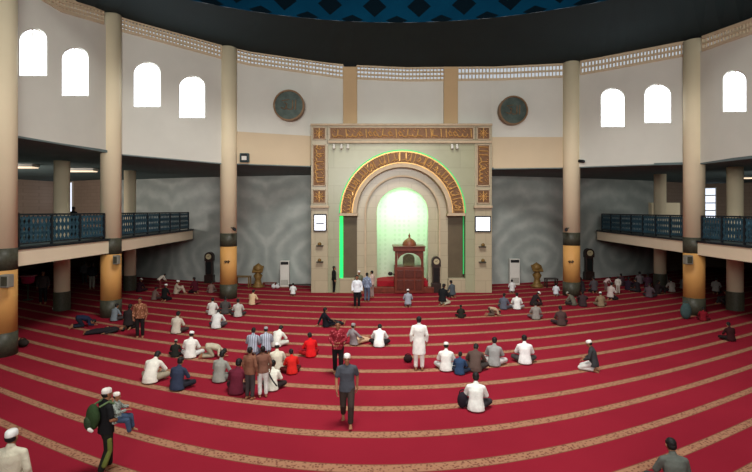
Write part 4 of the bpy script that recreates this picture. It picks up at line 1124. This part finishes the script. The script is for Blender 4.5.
# right far group
G2 = None
person(512, 293, 'kneel', 0, (206, 206, 204), (170, 170, 170), 'hair', 'person in white before the right air conditioner', sc=.78)
person(517, 309.5, 'sit', 5, (222, 222, 218), (160, 160, 160), 'hair', 'seated person in bright white shirt right of the slate one, below the air conditioner', sc=.95)
person(503.5, 309.5, 'sit', 20, (88, 92, 104), (70, 70, 76), 'hair', 'seated person in slate shirt left of the bright white shirt', sc=.92)
person(493, 315.5, 'bow', 70, (170, 150, 124), (90, 76, 66), 'hair', 'person in beige crouching on the carpet right of the niche', sc=.74)
person(533, 305.5, 'hunch', 60, (40, 32, 34), (50, 30, 34), 'cap', 'person in dark shirt and pale cap leaning forward below right lectern', sc=.95)
person(536, 319.5, 'sit', 0, (136, 130, 124), (100, 90, 90), 'hair', 'seated person in warm grey shirt in front of the dark capped leaner', sc=.9)
person(561.5, 325.5, 'sit', -10, (74, 56, 54), (54, 44, 46), 'hair', 'seated person in dark brown shirt in open carpet below the right column', sc=.95)
person(556, 296, 'kneel', 20, (204, 208, 214), (170, 174, 180), 'hair', 'person in bluish white shirt left of the right ochre column foot', sc=.72)
person(574, 305.5, 'hunch', -50, (100, 96, 84), (50, 44, 42), 'cap', 'person in drab shirt and grey cap at the right ochre column foot', capc=(150, 150, 140), sc=.9)
person(601, 306.5, 'sit', 0, (136, 116, 92), (110, 96, 80), 'cap', 'seated person in khaki shirt and white cap right of the ochre column', sc=.85)
person(606, 291, 'bend', 60, (196, 170, 168), (120, 90, 90), 'hair', 'person in pale pink bending near the right clock', sc=.62)
person(618, 294, 'stand', 0, (196, 190, 180), (170, 160, 150), 'hair', 'child in cream standing left of the dark group on the right', sc=.62)
for i, (x, y, c_, lab) in enumerate(((583, 291, (60, 52, 56), 'seated person in charcoal directly below the right clock, left one'), (594, 293, (76, 70, 74), 'seated person in grey directly below the right clock, right one'),
        (628, 290, (44, 30, 44), 'seated person in dark plum at left of the right aisle group'), (638, 292, (36, 30, 34), 'seated person in black second in the right aisle group'),
        (648, 289, (66, 40, 54), 'seated person in dull purple in middle of the right aisle group'), (657, 294, (40, 30, 32), 'seated person in dark brown before the slim right aisle column'),
        (672, 292, (186, 176, 166), 'seated person in cream between aisle group and right great column'), (716, 294, (150, 144, 138), 'seated person in light grey right of the right great column'),
        (728, 306, (52, 44, 40), 'seated person in dark clothes at the slim column near right edge'), (640, 284, (130, 120, 124), 'seated person in lilac grey at the back of the right aisle group'),
        (611, 300, (190, 176, 170), 'seated person in pale cream in front of the pink bender near right clock'), (622, 286, (62, 44, 50), 'seated person in dark wine at the marble wall end of the aisle group'),
        (649, 297.5, (84, 70, 76), 'seated person in mauve grey at the front of the right aisle group'), (665, 285, (150, 140, 132), 'seated person in stone grey at the back beside slim right aisle column'),
        (583, 306.5, (60, 46, 48), 'seated person in dark brown right of the drab-shirted capped leaner'), (683, 289, (120, 112, 110), 'seated person in ash grey touching left side of right great column'))):
    person(x, y, ('sit', 'kneel', 'kneesup')[i % 3], (i * 47) % 120 - 60, c_, (50, 44, 46), 'hair', lab, sc=.95)
# left far group
person(139, 292, 'sit', 30, (44, 22, 30), (40, 22, 28), 'cap', 'seated person in dark plum and white cap beside the slim left aisle column', sc=.95)
person(160, 289, 'bend', 50, (196, 186, 172), (110, 50, 50), 'hair', 'person in cream shirt bending over the far left circle', sc=.68)
person(165, 301, 'kneel', 30, (24, 24, 24), (30, 28, 30), 'cap', 'person in black with white cap at the front of the far left circle', sc=.9)
person(154, 300, 'sit', 40, (104, 84, 78), (60, 44, 44), 'hair', 'person in dusty brown left of the black-clad capped one', sc=.82)
person(176, 294, 'kneesup', 80, (176, 160, 142), (180, 164, 146), 'cap', 'person in beige and white cap with knees drawn up facing right', sc=.95)
person(195, 293.5, 'kneel', -50, (70, 20, 32), (40, 22, 30), 'hair', 'person in dark maroon kneeling left of the wall clock', sc=.95)
person(211, 293, 'sit', 0, (132, 108, 100), (110, 90, 84), 'hair', 'small person in dusty pink below the left wall clock', sc=.8)
person(212, 315, 'sit', 5, (208, 206, 198), (170, 166, 160), 'hair', 'seated person in white, left of three below the ochre column', sc=.92)
person(225, 314, 'sit', 0, (72, 68, 66), (60, 56, 56), 'hair', 'seated person in charcoal, middle of three below the ochre column', sc=.95)
person(238, 317, 'sit', -5, (180, 178, 170), (60, 56, 56), 'hair', 'seated person in light grey, right of three below the ochre column', sc=.95)
person(216, 328.5, 'hunch', 10, (206, 206, 202), (70, 66, 70), 'hair', 'seated person in white shirt in front of the three below the column', sc=1.0)
person(176, 333.5, 'sit', 20, (190, 182, 166), (60, 46, 46), 'hair', 'seated person in off-white shirt alone left of the white-shirted bower', sc=1.0)
person(252, 305, 'sit', 25, (204, 176, 140), (120, 50, 52), 'hair', 'seated person in tan shirt right of the ochre column', sc=.92)
person(293, 296, 'kneel', 0, (214, 216, 214), (110, 60, 64), 'hair', 'small person in white kneeling below the left air conditioner', sc=.72)
person(140, 338, 'stand', 180, (122, 78, 56), (30, 26, 26), 'hair', 'person standing in brown patterned shirt and black trousers on the left', pat='batik', sc=.95)
person(129, 329, 'kneel', 20, (40, 34, 34), (34, 30, 30), 'hair', 'person in dark clothes kneeling left of the brown patterned shirt', sc=1.0)
person(83, 327, 'bow', 70, (32, 38, 60), (30, 32, 44), 'hair', 'person in dark blue bent to the floor left of the left gallery column', sc=.92)
person(114, 321, 'sit', 35, (116, 126, 132), (60, 56, 56), 'hair', 'seated person in pale blue-grey shirt at the gallery column foot', sc=.88)
person(104, 333.5, 'lie', 84, (38, 34, 36), (36, 32, 36), 'hair', 'person in dark clothes lying flat on the carpet at left', sc=.9, loc=fl(106, 333))
person(43, 304, 'stand', 170, (70, 62, 60), (26, 24, 26), 'hair', 'person in brown-grey standing under the left gallery by the pink cloth', sc=1.06)
person(92, 289, 'stand', 10, (36, 40, 48), (136, 130, 120), 'hair', 'person in dark shirt and pale trousers standing under the left gallery', sc=1.0)
person(84.5, 284, 'stand', -20, (90, 88, 92), (50, 50, 52), 'hair', 'person in grey standing behind the pale-trousered one under the gallery', sc=.9)
# on the galleries
def on_gallery(x, Y, z): p = XYp(x, Y); p.z = z; return p
person(0, 0, 'stand', 30, (40, 40, 46), (34, 34, 38), 'hair', 'person in dark clothes on the left gallery before the slit window', loc=on_gallery(73.5, 25.5, 3.66), sc=.95)
person(0, 0, 'stand', 150, (44, 40, 42), (36, 34, 36), 'hair', 'child on the left gallery behind the rail beside leftmost column', loc=on_gallery(18, 19.5, 3.66), sc=.78)
person(0, 0, 'stand', -150, (46, 42, 42), (36, 34, 36), 'hair', 'child on the left gallery, second from the leftmost column', loc=on_gallery(28, 20.5, 3.66), sc=.74)
person(0, 0, 'stand', 170, (184, 186, 184), (60, 60, 66), 'hair', 'person in pale shirt on the right gallery near right edge', loc=on_gallery(740, 22.5, 3.54), sc=.75)
person(0, 0, 'stand', 190, (70, 110, 130), (50, 50, 56), 'hair', 'person in blue shirt on the right gallery near right edge', loc=on_gallery(748, 22, 3.54), sc=.72)

# child, backpack and stripes of the carrying man
pb = fl(106, 473); ry = math.radians(-55) - math.atan2(pb.x, pb.y) * .55
R3 = Matrix.Rotation(ry, 3, 'Z')
k = person(0, 0, 'held', 150, (150, 158, 150), (60, 76, 100), 'cap', 'small child in checked shirt and white cap carried in the arms', sc=.66, pat='check', loc=pb + R3 @ V((.07, .15, .95)), capc=(228, 220, 210))
k.rotation_euler = (0, 0, ry + math.radians(-40))
bp = thing('backpack', 'green backpack on the black-shirted person carrying a child', 'backpack', pb + R3 @ V((0, -.24, .98)))
def wbm(fn, name, m, par, rm=None):
    bm = BM(); fn(bm)
    bmesh.ops.rotate(bm, verts=bm.verts, cent=(0, 0, 0), matrix=R3); bmesh.ops.translate(bm, verts=bm.verts, vec=pb)
    return obj(name, bm, m, par, True)
wbm(lambda b: ellipsoid(b, V((0, -.23, 1.17)), X_, Y_, Z_, .17, .11, .24, 20, 14), 'bag_body', cloth((44, 62, 36)), bp)
wbm(lambda b: ellipsoid(b, V((0, -.32, 1.08)), X_, Y_, Z_, .12, .06, .13, 16, 10), 'pocket', cloth((48, 62, 42)), bp)
for s in (-1, 1):
    wbm(lambda b: [capsule(b, V((s * .11, -.15, 1.36)), V((s * .12, .0, 1.41)), .02, .02, 8), capsule(b, V((s * .12, 0, 1.41)), V((s * .125, .14, 1.32)), .02, .02, 8), capsule(b, V((s * .125, .14, 1.32)), V((s * .14, .14, 1.1)), .02, .02, 8)], 'strap', cloth((86, 104, 70)), bp)
wbm(lambda b: capsule(b, V((.12, -.34, 1.0)), V((.13, -.3, .96)), .035, .03, 8), 'bottle', M_WHITEP, bp)

carrier = next(q for q in bpy.data.objects if q.get('label', '').startswith('person in black shirt with green'))
bm = BM(); capsule(bm, V((.155, .0, .72)), V((.155, .01, .5)), .05, .05, 12); capsule(bm, V((.155, .01, .5)), V((.15, -.09, .24)), .05, .055, 12)
q = obj('trouser_panel', bm, cloth((100, 110, 52)), None, True); q.parent = carrier; q['label'] = 'olive yellow side panel'
# loose things on the carpet
def bag(x, y, w, h, m, label, name='bag'):
    c = fl(x, y); t = thing(name, label, 'bag', c)
    bm = BM(); ellipsoid(bm, c + V((0, 0, h / 2)), X_, Y_, Z_, w / 2, w * .35, h / 2, 16, 12)
    for v in bm.verts: v.co.z = max(v.co.z, c.z + .0) if v.co.z < c.z + .02 else v.co.z
    obj('pouch', bm, m, t, True)
    bm = BM(); pts = [c + V((w * .3 * math.cos(a), 0, h * .9 + h * .22 * math.sin(a))) for a in [PI * k / 8 for k in range(9)]]
    for a, b in zip(pts, pts[1:]): capsule(bm, a, b, .015, .015, 6)
    obj('handle', bm, m, t, True)
bag(408, 362.5, .3, .26, cloth((40, 24, 26)), 'dark bag on the carpet left of the white tunic')
bag(56.5, 310.5, .4, .22, cloth((206, 202, 196)), 'white bundle on floor at the foot of the slim left aisle column')
bag(686, 319, .5, .75, cloth((64, 84, 84)), 'teal bag leaning at the foot of the right great column')
bag(23, 347, .4, .3, cloth((46, 40, 36)), 'dark bag by the foot of leftmost column')
bag(462.5, 408, .27, .42, cloth((38, 32, 40)), 'dark bag beside the white-shirted sitter in middle foreground')
# pink cloth-covered stall under the left gallery
c = fl(28, 300); t = thing('covered_table', 'pink cloth-covered table under the left gallery beside the standing person', 'table', c)
bm = BM(); box(bm, c.x - .38, c.x + .38, c.y - .25, c.y + .25, 1.35, 1.4); obj('tabletop', bm, cloth((216, 150, 160)), t, bevel=.01)
bm = BM(); lathe(bm, c + V((0, 0, .95)), [(.24, 0), (.3, .1), (.31, .25), (.35, .4)], 20); obj('cloth_skirt', bm, cloth((190, 50, 96)), t, True)
bm = BM(); lathe(bm, c, [(.25, 0), (.25, .04), (.04, .08), (.04, .96)], 12); obj('stem', bm, M_DK, t, True)
# shoulder strap of the seated person in white
c0 = fl(271.5, 390.5); bm = BM()
pts = [V((-.14, .04, .64)), V((-.10, -.06, .6)), V((0, -.13, .46)), V((.1, -.155, .32)), V((.19, -.12, .18))]
for a, b in zip(pts, pts[1:]): capsule(bm, a, b, .022, .022, 8)
st = obj('shoulder_strap', bm, M_BLACK, None, True)
for q in bpy.data.objects:
    if q.get('label', '').startswith('seated person in white shirt with a dark shoulder'): st.parent = q

# ------------------------------------------------------------------ light
def area(name, loc, target, size, power, col, sy=None):
    l = bpy.data.lights.new(name, 'AREA'); l.energy = power; l.color = col; l.size = size
    if sy: l.shape = 'RECTANGLE'; l.size_y = sy
    o = bpy.data.objects.new(name, l); C.objects.link(o); o.location = loc
    o.rotation_euler = (V(target) - V(loc)).to_track_quat('-Z', 'Y').to_euler()
    return o
area('dome_fill', (1.5, 11, 22), (1.0, 20, 0), 8, 3100, (1.0, .97, .92)).data.spread = math.radians(105)  # added fill to brighten the middle of the floor; the dome has no opening
area('rear_fill', (0, -6.5, 9.5), (0, 26, 12), 14, 1950, (1.0, .98, .93), 5).data.spread = math.radians(110)  # added fill from behind the camera for the upper walls; no entrance is built
area('left_gallery_fill', (-24, 25, 6.3), (-25, 41, 5.6), 5, 600, (1.0, .88, .8), 1.4)  # added fill brightening the back wall of the left gallery
area('right_gallery_fill', (25, 25, 6.3), (28, 41, 5.6), 5, 200, (1.0, .95, .9), 1.4)  # matching added fill for the right gallery's back wall
area('niche_lamp', tuple(P(cx, 200, Y0 + .95)), (1.7, 31, 4), 1.4, 95, (.42, 1.0, .52))
pl = bpy.data.lights.new('niche_top_lamp', 'POINT'); pl.energy = 24; pl.color = (.6, 1, .65); pl.shadow_soft_size = .2
o = bpy.data.objects.new('niche_top_lamp', pl); C.objects.link(o); o.location = P(cx, 200, Y0 + 1.6)
area('niche_front_fill', (1.6, 25.0, 9.8), (1.6, 28.9, 5.5), 5, 35, (1.0, .9, .72), 1)  # unseen fill added to brighten the niche front, no fixture hangs here
w = bpy.data.worlds.new('day'); bpy.context.scene.world = w; w.use_nodes = True
w.node_tree.nodes['Background'].inputs[0].default_value = (.86, .93, 1.0, 1); w.node_tree.nodes['Background'].inputs[1].default_value = .6

# ------------------------------------------------------------------ camera
cam = bpy.data.cameras.new('camera'); co = bpy.data.objects.new('camera', cam); C.objects.link(co)
co.location = (0, 0, HC); co.rotation_euler = (PI / 2, 0, 0)
cam.sensor_width = 36; cam.lens = 36 * F / 752; cam.shift_y = -(236 - HY) / 752; cam.clip_end = 300
sc = bpy.context.scene; sc.camera = co
sc.view_settings.view_transform = 'Standard'; sc.view_settings.look = 'None'; sc.view_settings.gamma = 1; sc.view_settings.exposure = 0
sc.cycles.use_denoising = True; sc.cycles.max_bounces = 6; sc.cycles.diffuse_bounces = 4
